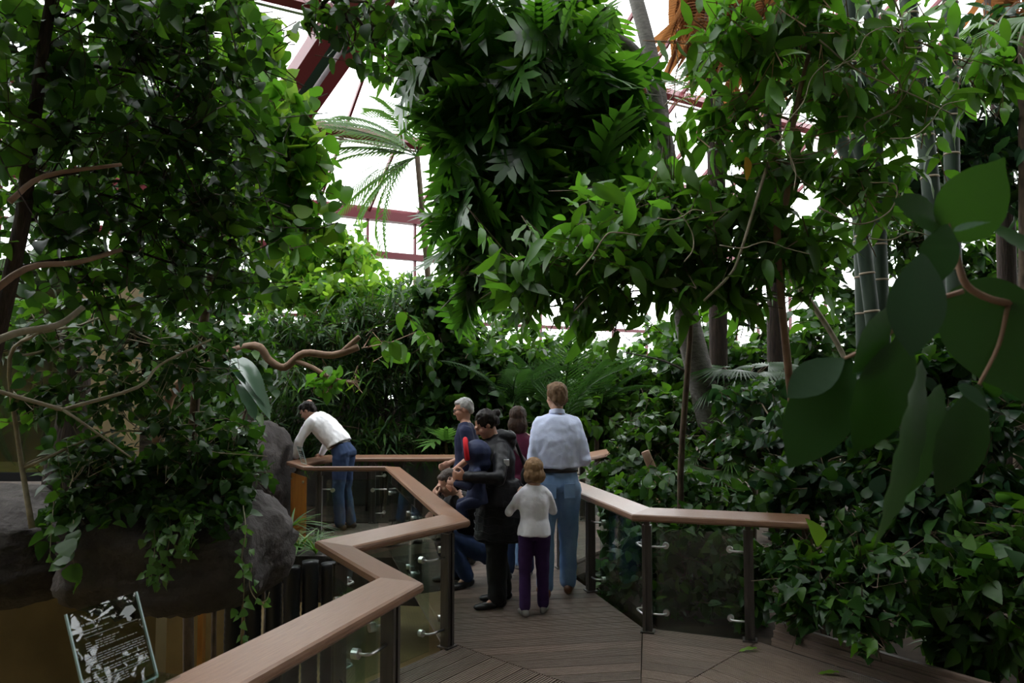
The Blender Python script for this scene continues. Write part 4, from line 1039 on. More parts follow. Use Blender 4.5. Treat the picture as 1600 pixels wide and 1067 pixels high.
# strap leaved plants behind the pipes
for i, (px, py, D, n) in enumerate(((410, 876, 6.45, 24), (440, 868, 6.5, 30), (470, 868, 6.5, 30), (498, 880, 6.45, 22))):
    pl = Plant('strap_leaf_plant', ('arching strap-leaved plant on the trough nearest the rock planter', 'bushy strap-leaved plant in the middle of the trough', 'strap-leaved plant drooping over the black pipes', 'strap-leaved plant on the trough beside the decking')[i], 'plant', [(px-800)/1200*D, D, .42])
    for k in range(n):
        a = RNG.uniform(0, 6.28); pl.leaf('strap', 'lf_mid' if k % 3 else 'lf_vine', pl.base, (math.cos(a)*.55, math.sin(a)*.6, 1.1), (-math.cos(a)*.7, -math.sin(a)*.7, .6), RNG.uniform(.2, .33))
    pl.finish()
for i, (px, py, D) in enumerate(((438, 820, 7.6), (455, 800, 7.8), (420, 840, 7.4))):
    b_ = P(px, py+25, D); pl = Plant('spider_plant', ('narrow-leaved grass plant in the dark niche', 'tall narrow-leaved plant against the amber panel', 'low grassy plant at the edge of the niche')[i], 'plant', b_)
    pl.wood([b_*[1, 1, 0]+[0, 0, -1.3], b_], .05, .03, 'stem')
    for k in range(40):
        a = RNG.uniform(0, 6.28); pl.leaf('strap', 'lf_mid' if k % 2 else 'lf_dark', b_, (math.cos(a)*.7, math.sin(a)*.7, .8), (-math.cos(a)*.7, -math.sin(a)*.7, .6), RNG.uniform(.2, .36))
    pl.finish()
# silvery broad leaves
sv = Plant('broad_leaf_plant', 'silvery broad leaves catching the light beside the cut branch', 'plant', (-3.0, 7.9, -1.3), None)
sv.wood([(-3.0, 7.9, -1.3), (-2.95, 7.8, .6), P(385, 640, 7.6)], .03, .015, 'stem')
for (x0, y0, x1, y1) in ((365, 560, 425, 598), (372, 585, 432, 622), (375, 600, 405, 645), (365, 658, 400, 684), (350, 565, 385, 575)):
    a, b_ = P(x0, y0, 7.5), P(x1, y1, 7.3); sv.wood([P(385, 640, 7.6), a], .006, .004, 'petiole', 5); sv.leaf('banana', 'lf_silver', a, b_-a, (.3, -.5, 1.2), np.linalg.norm(b_-a)*.95)
sv.finish()
# cut brown branch
cb = Plant('cut_branch', 'thick tan cut branch forking above the leaning man', 'branch', P(330, 560, 6.8), None, 'bark_tan')
cb.wood([P(330, 560, 6.8), P(398, 540, 6.6), P(420, 562, 6.6), P(445, 574, 6.6), P(475, 552, 6.6), P(520, 555, 6.6), P(560, 542, 6.6)], .036, .03)
cb.wood([P(535, 550, 6.6), P(548, 538, 6.6), P(562, 526, 6.6)], .024, .022); cb.wood([P(460, 563, 6.6), P(490, 575, 6.55), P(520, 592, 6.5), P(557, 600, 6.5)], .022, .016)
cb.wood([P(330, 560, 6.8), (-3.2, 7.0, 1.4), (-3.3, 7.2, -1.3)], .036, .07, 'trunk')
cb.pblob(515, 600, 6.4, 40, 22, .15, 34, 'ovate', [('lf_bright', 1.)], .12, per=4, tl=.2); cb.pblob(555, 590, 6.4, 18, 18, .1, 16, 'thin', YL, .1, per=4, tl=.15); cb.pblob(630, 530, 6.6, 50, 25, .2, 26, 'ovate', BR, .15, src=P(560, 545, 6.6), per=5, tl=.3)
cb.finish()

# ---- background ------------------------------------------------------------
def shrub(name, label, px, D, blobs, sp, mats, L, bark='bark_brown', r0=.03, **kw):
    b_ = gp(px, D); c0 = P(blobs[0][0], blobs[0][1], blobs[0][2])
    return tree(name, label, b_, [b_*.6+c0*.4+np.array([.05, 0, 0]), c0], r0, blobs, sp, mats, L, 'shrub', bark, **kw)
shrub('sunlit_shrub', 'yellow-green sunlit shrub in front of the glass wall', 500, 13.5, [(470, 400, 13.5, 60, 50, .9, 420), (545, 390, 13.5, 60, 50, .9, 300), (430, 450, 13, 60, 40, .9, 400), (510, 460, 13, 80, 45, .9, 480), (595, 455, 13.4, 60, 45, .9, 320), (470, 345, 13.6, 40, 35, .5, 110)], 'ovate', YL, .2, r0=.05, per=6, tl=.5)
shrub('slender_bamboo', 'dark slender-leaved bamboo thicket behind the cut branch', 600, 12.2, [(570, 510, 12, 80, 55, .8, 900), (640, 480, 12.2, 60, 60, .8, 700), (500, 520, 11.8, 80, 50, .8, 700), (440, 520, 11.5, 60, 50, .8, 500), (620, 570, 12, 80, 60, .7, 800), (540, 600, 11.8, 80, 55, .7, 800), (460, 610, 11.3, 70, 55, .7, 600)], 'thin', DK, .26, r0=.03, per=8, tl=.5)
for i, (px, D) in enumerate(((575, 12.2), (600, 12.0), (628, 12.3), (655, 12.2), (550, 12.1), (690, 12.4))):
    pl = Plant('bamboo_cane', 'thin dark upright cane in front of the rendered wall', 'cane', gp(px, D, -.14), 'thin canes in front of the rendered wall', 'bark_dark')
    pl.wood([gp(px, D, -.14), P(px+3, 620, D), P(px-4, 520, D)], .022, .012, 'stem'); pl.pblob(px, 530, D, 25, 40, .3, 60, 'thin', DK, .25, per=6, tl=.4); pl.pblob(px, 640, D-.2, 25, 40, .25, 50, 'thin', DK, .25, per=6, tl=.35); pl.finish(limit=120)
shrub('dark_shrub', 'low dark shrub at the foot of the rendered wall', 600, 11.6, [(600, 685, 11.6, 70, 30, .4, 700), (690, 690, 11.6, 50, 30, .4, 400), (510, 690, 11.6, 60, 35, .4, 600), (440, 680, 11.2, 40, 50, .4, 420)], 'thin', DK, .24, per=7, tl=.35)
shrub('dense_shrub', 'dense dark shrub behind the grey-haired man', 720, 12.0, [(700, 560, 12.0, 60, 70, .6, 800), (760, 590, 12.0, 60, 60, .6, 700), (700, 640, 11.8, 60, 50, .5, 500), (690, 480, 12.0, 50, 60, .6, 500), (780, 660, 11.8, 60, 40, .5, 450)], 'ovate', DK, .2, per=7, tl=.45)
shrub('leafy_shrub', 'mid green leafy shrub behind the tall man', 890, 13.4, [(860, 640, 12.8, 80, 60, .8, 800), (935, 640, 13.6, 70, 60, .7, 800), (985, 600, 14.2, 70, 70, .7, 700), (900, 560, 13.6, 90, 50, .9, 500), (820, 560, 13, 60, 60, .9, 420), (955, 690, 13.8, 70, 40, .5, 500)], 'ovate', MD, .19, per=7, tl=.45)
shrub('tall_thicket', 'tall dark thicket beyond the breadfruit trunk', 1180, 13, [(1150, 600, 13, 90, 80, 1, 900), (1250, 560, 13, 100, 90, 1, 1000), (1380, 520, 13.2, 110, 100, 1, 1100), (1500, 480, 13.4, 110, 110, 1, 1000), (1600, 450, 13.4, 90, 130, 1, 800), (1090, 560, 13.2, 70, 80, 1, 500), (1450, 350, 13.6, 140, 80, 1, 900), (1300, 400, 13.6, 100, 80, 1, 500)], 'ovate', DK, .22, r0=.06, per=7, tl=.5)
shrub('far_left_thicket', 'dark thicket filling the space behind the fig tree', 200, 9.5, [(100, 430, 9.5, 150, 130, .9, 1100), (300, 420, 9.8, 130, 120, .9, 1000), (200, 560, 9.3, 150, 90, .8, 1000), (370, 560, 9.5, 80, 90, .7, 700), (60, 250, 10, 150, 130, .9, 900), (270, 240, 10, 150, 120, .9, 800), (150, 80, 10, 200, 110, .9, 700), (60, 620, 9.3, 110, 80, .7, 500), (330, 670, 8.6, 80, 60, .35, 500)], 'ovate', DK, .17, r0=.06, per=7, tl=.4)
shrub('filler_shrub', 'mid green bush beside the far handrail and stump', 1050, 9.6, [(1000, 690, 9.4, 60, 50, .5, 420), (1060, 660, 9.8, 60, 60, .5, 480), (1000, 750, 8.9, 60, 40, .4, 300), (1080, 730, 9.0, 60, 50, .4, 380), (950, 740, 9.3, 45, 40, .4, 220), (1150, 690, 8.6, 60, 50, .4, 360), (1140, 790, 8.3, 55, 45, .4, 300)], 'ovate', [('lf_dark', .55), ('lf_mid', .45)], .14, per=7, tl=.35)
shrub('background_bush', 'distant dark bush behind the breadfruit trunk', 1060, 14.5, [(1020, 620, 14.5, 80, 60, 1, 500), (1120, 640, 14.5, 80, 50, 1, 500), (1050, 540, 14.8, 80, 50, 1, 420), (940, 600, 14.8, 80, 50, 1, 420), (1200, 660, 14, 90, 50, 1, 500)], 'ovate', MD, .22, per=7, tl=.5)
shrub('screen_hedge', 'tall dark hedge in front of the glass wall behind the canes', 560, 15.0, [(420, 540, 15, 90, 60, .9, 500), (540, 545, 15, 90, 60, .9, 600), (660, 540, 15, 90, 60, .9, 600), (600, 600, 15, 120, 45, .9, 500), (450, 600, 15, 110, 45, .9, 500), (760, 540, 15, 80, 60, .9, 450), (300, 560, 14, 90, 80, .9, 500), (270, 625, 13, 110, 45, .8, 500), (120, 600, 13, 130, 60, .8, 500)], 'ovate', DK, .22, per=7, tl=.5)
# palms
def palm(label, base, crown, r, n, L, m='lf_palm', sp='frond', el=.5, name='palm_tree', dirs=None, bark='bark_brown'):
    pl = Plant(name, label, 'palm', base, None, bark); c = np.asarray(crown, float)
    pl.wood([base, (np.asarray(base)*.5+c*.5)+[.05, 0, 0], c], r, r*.75, 'trunk', 10)
    for k in range(n):
        a = k*2.39996; e = el+RNG.uniform(-.35, .5)
        d = (math.cos(a), math.sin(a), e) if dirs is None else dirs[k % len(dirs)]
        if sp == 'fan':
            pe = c+unit(d)*L*.7; pl.wood([c, pe], .012, .008, 'petiole', 5); pl.leaf('fan', m, pe, (d[0], d[1], d[2]-.5), (d[0]*.3, d[1]*.3-.2, 1), L*RNG.uniform(.8, 1.1))
        else: pl.leaf(sp, m, c, d, (-d[0]*.4, -d[1]*.4, 1), L*RNG.uniform(.8, 1.15))
    pl.finish('frond'); return pl
palm('feathery palm silhouetted against the bright glass wall', gp(690, 14.5), P(652, 245, 14.5), .07, 20, 1.95, dirs=[(-1, 0, .5), (-.9, -.3, .1), (-.8, .3, -.2), (-1, .1, .9), (-.6, -.3, -.6), (.6, 0, .6), (.2, -.6, .6), (-.3, .3, 1), (-.9, 0, -.5)])
palm('feather palm with upright fronds behind the tall man', gp(880, 11.6), P(880, 670, 11.6), .06, 7, 1.4, m='lf_dark', el=2.0)
palm('pale feather palm beside the dense shrub', gp(830, 12.0), P(800, 640, 11.6), .05, 6, 1.2, m='lf_dark', el=1.6)
palm('small palm arching behind the far handrail', gp(925, 13.2), P(930, 650, 13.2), .05, 6, 1.1, m='lf_dark', el=1.5)
palm('pale cut-leaf plant behind the grey-haired man', gp(690, 11.2), P(697, 690, 11.2), .03, 9, .55, m='lf_vine', sp='lobed', el=.4, name='cut_leaf_plant')
palm('fan palm at the foot of the breadfruit trunk', gp(1105, 8.6), P(1115, 735, 8.6), .05, 7, .34, m='lf_mid', sp='fan', el=.3, name='fan_palm')
palm('dark fan palm spreading beside the breadfruit trunk', gp(1170, 9.2), P(1165, 600, 9.2), .05, 11, .5, m='lf_dark', sp='fan', el=.3, name='fan_palm')
palm('fan palm hanging at the upper right beyond the bamboo', gp(1580, 8.8), P(1600, 40, 8.8), .09, 11, .6, m='lf_palm', sp='fan', el=0, name='fan_palm')

# ---- breadfruit tree -------------------------------------------------------
bf = Plant('breadfruit_tree', 'tall grey-trunked breadfruit tree with big lobed leaves', 'tree', gp(1130, 9.6), None, 'bark_grey')
T = bf.wood([gp(1130, 9.6), P(1118, 690, 9.5), P(1092, 580, 9.4), P(1068, 470, 9.2), P(1052, 330, 9.1), P(1040, 240, 9.0), P(1030, 180, 9.0)], .2, .1, 'trunk', 16, 5)
bf.wood([P(1036, 220, 9.0), P(1028, 140, 9.05), P(1010, 60, 9.1), P(985, -40, 9.2), P(970, -150, 9.3)], .1, .085, 'limb', 12)
bf.wood([P(1036, 225, 8.95), P(1018, 130, 8.8), P(985, 75, 8.7), P(920, 45, 8.6), P(850, 8, 8.5), P(800, -40, 8.4)], .085, .06, 'limb', 12)
B1_ = bf.wood([P(1042, 250, 9.0), P(1015, 226, 8.8), P(960, 212, 8.6), P(880, 215, 8.4), P(800, 200, 8.2)], .035, .015, 'branch', 8)
B2_ = bf.wood([P(1058, 380, 9.1), P(960, 330, 8.7), P(860, 270, 8.4), P(740, 260, 8.2)], .04, .015, 'branch', 8)
B3_ = bf.wood([P(800, -40, 8.4), P(740, 20, 8.3), P(690, 100, 8.2), P(650, 180, 8.2)], .04, .015, 'branch', 8)
bf.wood([P(1090, 590, 9.4), P(1040, 565, 9.2), P(975, 550, 9.2)], .016, .008, 'branch', 6)
for (px, py, q) in ((1012, 122, 9.0), (1034, 168, 8.85), (1022, 200, 8.85)): bf.wood([P(1030, py+15, 9.0), P(px, py, q)], .03, .026, 'branch_stub', 8)
for (px, py, D, rx, ry, rd, n) in ((720, 60, 8.3, 90, 70, .6, 70), (830, 70, 8.3, 90, 70, .6, 70), (930, 70, 8.3, 60, 50, .5, 34), (720, 160, 8.2, 60, 70, .5, 56), (800, 170, 8.2, 90, 70, .6, 74), (900, 160, 8.3, 80, 60, .5, 54),
      (735, 270, 8.2, 65, 60, .5, 56), (800, 280, 8.2, 90, 70, .6, 76), (900, 290, 8.4, 80, 60, .5, 56), (745, 370, 8.4, 60, 50, .5, 44), (830, 380, 8.5, 80, 60, .5, 54), (720, 430, 8.6, 40, 40, .4, 20), (760, -40, 8.2, 140, 50, .7, 50), (970, 330, 8.7, 50, 60, .4, 30), (670, 40, 8.2, 40, 40, .4, 16), (965, 160, 8.4, 50, 60, .4, 34), (960, 250, 8.4, 50, 50, .4, 30), (890, 0, 8.3, 80, 40, .5, 34)):
    c = P(px, py, D); allp = np.vstack([B1_, B2_, B3_]); a = allp[np.argmin(np.linalg.norm(allp-c, axis=1))]
    bf.wood([a, (a+c)/2+[0, 0, .05], c], .014, .008, 'branch', 6)
    bf.pblob(px, py, D, rx, ry, rd, n*.72, 'lobed', [('lf_bread', .7), ('lf_mid', .15), ('lf_bright', .15)], .74, src=c, per=4, tl=.4, droop=.55, up=.7, tr=.006, jit=.7)
bf.finish()

# ---- right side ------------------------------------------------------------
tree('broad_shrub', 'long-leaved shrub leaning over the handrail with pale twigs', (1.55, 7.0, -.14), [(1.5, 6.9, 1.0), P(1080, 480, 6.3), P(1060, 380, 6.0)], .035,
     [(800, 440, 5.6, 60, 50, .3, 82), (880, 410, 5.6, 80, 60, .4, 142), (970, 400, 5.6, 80, 60, .4, 150), (1060, 390, 5.6, 80, 70, .4, 172), (940, 470, 5.8, 80, 35, .3, 67), (1050, 310, 5.7, 80, 50, .4, 135), (960, 320, 5.8, 70, 50, .4, 82), (1150, 330, 5.7, 80, 60, .4, 150), (1150, 430, 5.7, 80, 50, .4, 135), (1240, 380, 5.7, 80, 70, .4, 165)],
     'oblong', [('lf_mid', .6), ('lf_bright', .4)], .24, cat='shrub', bark='bark_brown', branch_r=.011, per=6, tl=.45, jit=.7, droop=.45)
tree('canopy_tree', 'slender tan-trunked tree with oblong leaves across the upper right', (2.5, 6.3, -.14), [(2.3, 6.1, .8), P(1215, 400, 5.6), P(1228, 320, 5.5), P(1240, 190, 5.5), P(1265, 80, 5.5)], .035,
     [(1130, 60, 5.5, 80, 60, .45, 150), (1230, 50, 5.5, 90, 60, .45, 150), (1340, 60, 5.6, 90, 60, .45, 120), (1140, 170, 5.6, 80, 70, .4, 142), (1300, 160, 5.6, 80, 60, .4, 112), (1400, 180, 5.7, 80, 60, .4, 97), (1340, 290, 5.7, 90, 60, .4, 142), (1420, 60, 5.8, 80, 60, .4, 82), (1540, 110, 5.8, 70, 60, .4, 82), (1200, 250, 5.6, 80, 60, .4, 112), (1250, -40, 5.4, 200, 40, .5, 120)],
     'oblong', [('lf_mid', .55), ('lf_bright', .45)], .22, bark='bark_tan', branch_r=.011, per=6, tl=.45, jit=.7, droop=.5)
tree('glossy_shrub', 'dark bluish glossy-leaved tree behind the bamboo culms', (5.6, 9.6, -.14), [(5.5, 9.5, 1.5), P(1480, 300, 9.4), P(1500, 160, 9.4)], .06,
     [(1500, 180, 9.3, 110, 60, .6, 320), (1400, 150, 9.5, 100, 60, .6, 260), (1560, 260, 9.2, 90, 70, .6, 320), (1450, 290, 9.3, 90, 50, .5, 220), (1300, 110, 9.6, 90, 60, .6, 200), (1200, 40, 9.8, 90, 60, .6, 160), (1560, 60, 9.4, 80, 60, .6, 160)], 'oblong', BL, .3, per=6, tl=.4)
# bamboo culms
def culm(label, pts, r):
    pl = Plant('bamboo_culm', label, 'bamboo', pts[0], None, 'bamboo'); p = spline(pts, 8); seg = np.concatenate([[0], np.cumsum(np.linalg.norm(np.diff(p, axis=0), axis=1))])
    MB().tube(p-pl.base, r, 14).build('stem', 'bamboo', pl.root, True); t = .25
    while t < seg[-1]:
        q = np.array([np.interp(t, seg, p[:, k]) for k in range(3)]); q2 = np.array([np.interp(min(t+.022, seg[-1]), seg, p[:, k]) for k in range(3)])
        MB().tube(np.array([q, (q+q2)/2, q2+[0, 0, .003]])-pl.base, [r*1.02, r*1.08, r*1.0], 14).build('node_ring', 'bamboo_node', pl.root, True); t += .42
    pl.finish()
culm('thick blue-green bamboo culm with pale node rings', [gp(1475, 7.6), P(1462, 420, 7.6), P(1450, 250, 7.6), P(1425, 60, 7.6), P(1412, -80, 7.6)], .085)
culm('bamboo culm half hidden behind glossy leaves', [gp(1492, 8.2), P(1490, 400, 8.2), P(1486, 150, 8.2), P(1484, -80, 8.2)], .08)
culm('slanting bamboo culm beside the tan-trunked tree', [gp(1400, 8.4), P(1340, 320, 8.4), P(1300, 180, 8.4), P(1265, -40, 8.4)], .08)
culm('upright bamboo culm in the middle of the clump', [gp(1350, 8.8), P(1345, 330, 8.8), P(1333, 120, 8.8), P(1325, -60, 8.8)], .09)
culm('dark bamboo culm at the back of the clump', [gp(1385, 9.0), P(1372, 330, 9.0), P(1365, 120, 9.0), P(1358, -60, 9.0)], .085)
# lianas
def liana(label, pts, r): 
    pl = Plant('liana', label, 'vine', pts[0], None, 'bark_pale'); pl.wood(pts, r, r*.7, 'stem', 7, 8); pl.finish()
liana('pale liana looping in curls beside the bamboo', [P(1380, -40, 5.3), P(1408, 30, 5.3), P(1405, 65, 5.3), P(1385, 90, 5.3), P(1380, 100, 5.3), P(1406, 130, 5.3), P(1402, 165, 5.3), P(1355, 190, 5.3), P(1352, 205, 5.3)], .008)
liana('long pale liana hanging straight beside the tan trunk', [P(1200, 255, 5.3), P(1180, 320, 5.3), P(1155, 400, 5.3), P(1140, 430, 5.3), P(1100, 470, 5.3)], .012)
liana('thin liana slanting across the upper right leaves', [P(1280, 62, 5.2), P(1340, 110, 5.2), P(1430, 150, 5.2), P(1490, 180, 5.2)], .006)
liana('arched pale twig above the visitors', [P(900, 430, 5.2), P(925, 400, 5.2), P(945, 370, 5.2), P(960, 363, 5.2), P(1000, 368, 5.2)], .007)
liana('thin twig crossing the bamboo clump', [P(1280, 325, 5.2), P(1340, 350, 5.2), P(1390, 330, 5.2), P(1400, 290, 5.2), P(1360, 285, 5.2)], .006)
liana('slanting brown stem behind the long-leaved shrub', [P(1225, 420, 6.4), P(1265, 470, 6.4), P(1310, 540, 6.4), P(1345, 620, 6.3)], .028)
TW = random.Random(11)
for i in range(16):
    x, y = TW.uniform(940, 1400), TW.uniform(70, 440); D = TW.uniform(5.0, 5.4); a = TW.uniform(-.9, .9); L = TW.uniform(50, 120); pts = [P(x, y, D)]
    for k in range(4):
        a += TW.uniform(-.7, .7); x += math.cos(a)*L/3; y += math.sin(a)*L/3; pts.append(P(x, y, D))
    pl = Plant('vine_tendril', 'thin pale leafless tendril twisting among the oblong leaves', 'vine', pts[0], 'pale tendrils among the right-hand leaves', 'bark_pale'); pl.wood(pts, .005, .003, 'stem', 5, 6); pl.finish()
pl = Plant('yellowed_leaf', 'withered golden leaf hanging beside the long pale liana', 'leaf', P(1165, 245, 5.25)); pl.leaf('oblong', 'lf_gold', P(1165, 245, 5.25), (.3, 0, -1), (0, -1, .2), .15); pl.finish()
# dried palm skirt
for i, (px, D, n, w0) in enumerate(((1120, 9.4, 60, 70), (1210, 9.6, 60, 60), (1570, 9.8, 40, 60))):
    c = P(px, -40, D); pl = Plant('dead_palm_skirt', ('rust-brown dead palm leaves hanging beside the breadfruit limb', 'rust-brown dead palm leaves hanging behind the tan-trunked tree', 'rust-brown dead palm leaves in the far upper corner')[i], 'palm', gp(px, D+.3), None, 'bark_dark')
    pl.wood([gp(px, D+.3), P(px, 300, D+.3), c+[0, .3, 0]], .12, .11, 'trunk', 12)
    for k in range(n):
        q = c+np.array([RNG.uniform(-w0, w0)*D/FPX, RNG.uniform(-.25, .2), RNG.uniform(-.7, .2)])
        pl.leaf('thin' if k % 4 else 'frond', 'lf_dead', q, (RNG.normal(0, .25), RNG.normal(0, .2), -1), (RNG.normal(0, 1), -1, 0), RNG.uniform(.7, 1.3))
    pl.finish('dead_leaf')
# stump
stp = Plant('cut_stump', 'broken tan stump leaning behind the right handrail', 'stump', gp(1030, 8.2), None, 'bark_tan')
stp.wood([gp(1030, 8.2), P(1032, 765, 8.2), P(1020, 735, 8.2), P(1008, 705, 8.2)], .055, .045, 'trunk', 10); stp.finish()
# shrubs behind the right railing and along the bed
shrub('dark_leaf_shrub', 'dark shrub pressed behind the right glass panels', 1050, 7.2, [(1010, 870, 7.0, 52, 60, .35, 420), (1080, 850, 6.8, 70, 70, .4, 480), (1140, 880, 6.6, 60, 70, .33, 420), (975, 800, 7.6, 45, 60, .35, 300), (1060, 770, 7.4, 80, 45, .4, 380), (962, 900, 7.3, 30, 50, .25, 200), (1050, 930, 6.7, 90, 40, .35, 300), (1185, 900, 6.35, 45, 60, .25, 280), (1160, 940, 6.4, 60, 35, .25, 200)], 'ovate', DK, .12, per=7, tl=.28, tr=.003)
shrub('leafy_bush', 'glossy-leaved bush overhanging the end of the handrail', 1280, 6.0, [(1230, 760, 6.0, 70, 50, .4, 320), (1320, 740, 5.8, 80, 60, .4, 380), (1240, 680, 6.4, 70, 50, .4, 300), (1330, 640, 6.2, 80, 60, .4, 360), (1180, 700, 7, 60, 60, .4, 280), (1420, 700, 5.6, 80, 70, .4, 380), (1180, 620, 7.2, 70, 50, .4, 260), (1420, 600, 6.0, 80, 60, .4, 320)], 'ovate', [('lf_dark', .45), ('lf_blue', .4), ('lf_mid', .15)], .13, per=7, tl=.3, tr=.003)
shrub('ivy_bush', 'ivy-like bush spilling over the timber edging', 1312, 5.5, [(1245, 885, 5.35, 45, 34, .25, 330), (1290, 920, 5.0, 70, 50, .3, 360), (1250, 940, 5.35, 40, 30, .2, 240), (1370, 900, 4.8, 80, 60, .3, 380), (1360, 970, 4.6, 70, 40, .25, 260), (1240, 815, 6.25, 50, 40, .25, 240), (1345, 830, 5.3, 60, 50, .3, 340)], 'heart', DK, .1, per=7, tl=.25, tr=.003)
shrub('variegated_bush', 'variegated heart-leaved plant at the lower right edge', 1596, 4.6, [(1555, 1000, 4.75, 75, 55, .28, 250), (1560, 900, 4.6, 80, 60, .3, 270), (1500, 1022, 4.95, 55, 40, .25, 220), (1485, 955, 5.0, 65, 50, .28, 240), (1570, 820, 4.8, 80, 60, .3, 250), (1480, 860, 5.0, 70, 50, .3, 250)], 'heart', [('lf_mid', .5), ('lf_dark', .35), ('lf_vine', .15)], .13, per=6, tl=.25, tr=.003)
shrub('broad_dark_bush', 'broad dark bush between bamboo and edging', 1530, 5.4, [(1520, 760, 5.2, 90, 70, .4, 420), (1540, 650, 5.4, 90, 70, .4, 420), (1440, 800, 5.2, 70, 60, .4, 360), (1560, 550, 5.8, 90, 70, .4, 380), (1480, 560, 6.2, 80, 60, .4, 320)], 'ovate', [('lf_dark', .6), ('lf_blue', .4)], .13, per=7, tl=.3, tr=.003)
pl = Plant('young_shoot', 'pale young shoot with upright leaves beside the handrail end', 'plant', gp(1296, 5.35), None, 'bark_pale'); pl.wood([gp(1296, 5.35), P(1278, 900, 5.2), P(1272, 850, 5.2)], .006, .004, 'stem')
for (x0, y0, x1, y1) in ((1272, 892, 1262, 855), (1275, 893, 1292, 882), (1272, 905, 1258, 902), (1282, 850, 1278, 822), (1285, 860, 1310, 850), (1275, 910, 1277, 945)):
    a, b_ = P(x0, y0, 5.18), P(x1, y1, 5.1); pl.leaf('ovate', 'lf_yellow', a, b_-a, (.2, -1, .5), np.linalg.norm(b_-a)*1.15)
pl.finish()
# fallen leaves on the deck
for px, py, a, lb in ((1183, 1012, .1, 'single green leaf fallen near the railing post'), (1312, 1050, -.2, 'single green leaf fallen beside the timber edging')):
    q = G(px, py, .021); v, f = SP['oblong'][0]; o = obj('fallen_leaf', v*.13, f, 'lf_yellow', None, None, True); o.location = tuple(q); o.rotation_euler = (0, 0, R(90)+a); tag(o, lb, 'leaf')
# ---- foreground big leaves at the right ------------------------------------
fg = Plant('large_leaf_branch', 'near dark branch with very large drooping leaves', 'branch', P(1680, 500, 1.35), None, 'bark_tan')
fg.wood([P(1680, 500, 1.35), P(1600, 478, 1.3), P(1550, 468, 1.27), P(1510, 445, 1.25), P(1495, 400, 1.25), P(1480, 350, 1.25)], .007, .005); fg.wood([P(1575, 478, 1.28), P(1560, 540, 1.28), P(1530, 600, 1.27)], .004, .003); fg.wood([P(1505, 455, 1.25), P(1430, 480, 1.25), P(1380, 530, 1.27), P(1320, 560, 1.3)], .004, .003)
for (x0, y0, x1, y1, D, sp, m, n3) in (
    (1480, 370, 1570, 250, 1.25, 'ovatefine', 'lf_dark', (.2, -1, .3)), (1470, 350, 1400, 310, 1.25, 'ovatefine', 'lf_thick', (0, -1, .6)), (1480, 350, 1455, 440, 1.22, 'bigfine', 'lf_thick', (-.3, -1, .4)),
    (1440, 395, 1425, 545, 1.2, 'bigfine', 'lf_thick_blue', (-.4, -1, .8)), (1440, 560, 1400, 850, 1.18, 'bigfine', 'lf_thick', (.75, -.7, .1)), (1390, 480, 1345, 580, 1.25, 'bigfine', 'lf_thick', (.5, -1, 0)),
    (1420, 520, 1350, 700, 1.25, 'bigfine', 'lf_thick', (.2, -1, .1)), (1330, 560, 1240, 720, 1.3, 'bigfine', 'lf_thick', (-.3, -1, .1)), (1318, 560, 1235, 612, 1.3, 'bigfine', 'lf_thick_blue', (0, -1, .9)), (1510, 440, 1600, 620, 1.3, 'ovatefine', 'lf_thick', (-.3, -1, .2)),
    (1530, 600, 1480, 770, 1.27, 'bigfine', 'lf_thick', (.2, -1, .1)), (1500, 600, 1545, 640, 1.25, 'ovatefine', 'lf_thick_blue', (.3, -1, .8)), (1470, 600, 1420, 780, 1.3, 'bigfine', 'lf_thick', (.5, -1, 0)), (1540, 350, 1640, 400, 1.3, 'bigfine', 'lf_thick', (.1, -.8, .7)), (1490, 360, 1545, 345, 1.2, 'ovatefine', 'lf_thick_blue', (0, -.7, 1))):
    a, b_ = P(x0, y0, D), P(x1, y1, D-.03); fg.leaf(sp, m, a, b_-a, n3, np.linalg.norm(b_-a)*1.05, 0)
fg.finish()

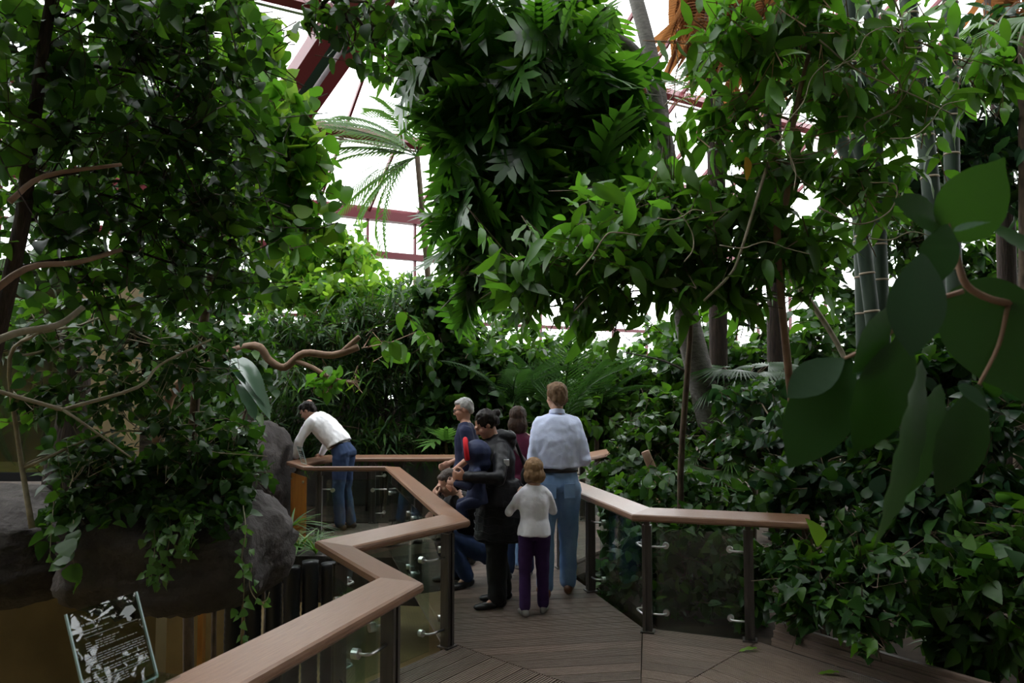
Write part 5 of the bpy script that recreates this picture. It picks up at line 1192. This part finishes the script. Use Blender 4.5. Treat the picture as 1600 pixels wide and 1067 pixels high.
# ---- unseen trees added beside and behind the viewpoint to shade the foreground -------------------------
def mass(name, label, base, blobs, mats=DK, L=.3):
    pl = Plant(name, label, 'tree', base); tp = pl.wood([base, np.asarray(base)+[0, .1, 2.2], np.asarray(base)+[.1, 0, 4.5]], .1, .05, 'trunk', 10)
    for c, r, n in blobs:
        a = tp[np.argmin(np.linalg.norm(tp-np.asarray(c), axis=1))]; pl.wood([a, (a+np.asarray(c))/2+[0, 0, .1], c], .03, .015, 'branch', 6); pl.blob(c, r, n, 'oblong', mats, L, per=7, tl=.5)
    pl.finish()
mass('unseen_shade_tree', 'dense unseen evergreen tree added for shade to the right of the viewpoint', (5.2, 2.0, -.14), [((4.9, 2.2, z), (1.2, 1.6, .9), 520) for z in (.8, 2.0, 3.2, 4.4, 5.6)]+[((3.3, 3.2, 5.0), (1.5, 1.5, .6), 420), ((2.6, 1.4, 4.8), (1.4, 1.4, .6), 320)])  # overhead crowns added to darken the lower right and the deck
mass('unseen_shade_tree', 'dense unseen evergreen tree added for shade behind the variegated plant', (6.4, 4.6, -.14), [((6.4, 4.8, z), (1.2, 1.4, .9), 480) for z in (.8, 2.2, 3.6, 5.0, 6.2)])
mass('unseen_shade_tree', 'dense unseen evergreen tree added for shade to the right behind the viewpoint', (5.6, -1.5, -.14), [((5.5, -1.6, z), (1.4, 1.5, .9), 480) for z in (.8, 2.0, 3.2, 4.4, 5.6)])
mass('unseen_shade_tree', 'dense unseen evergreen tree added for shade behind the start of the decking', (0.2, -4.5, -1.3), [((.5*k-1.0, -4.4, z), (1.6, .8, .9), 420) for k, z in enumerate((.8, 2.0, 3.2, 4.4, 5.6))])
mass('unseen_shade_tree', 'dense unseen evergreen tree added for shade beside the sign at the start of the decking', (-4.6, 1.0, -1.3), [((-4.3, 1.2, z), (1.1, 1.5, .9), 480) for z in (.4, 1.8, 3.2, 4.6)])
mass('unseen_shade_tree', 'dense unseen evergreen tree added to block sky beyond the edge of the shrub bed', (7.9, 6.9, -.14), [((7.9, 7.0, z), (1.2, 1.5, .9), 480) for z in (.8, 2.2, 3.6, 5.0, 6.2)])  # this and the next keep bright sky out of the sign's reflection
mass('unseen_shade_tree', 'dense unseen evergreen tree added to block sky far beyond the bamboo clump', (9.4, 10.2, -.14), [((9.4, 10.2, z), (1.5, 1.5, .9), 480) for z in (.8, 2.2, 3.6, 5.0, 6.2)])
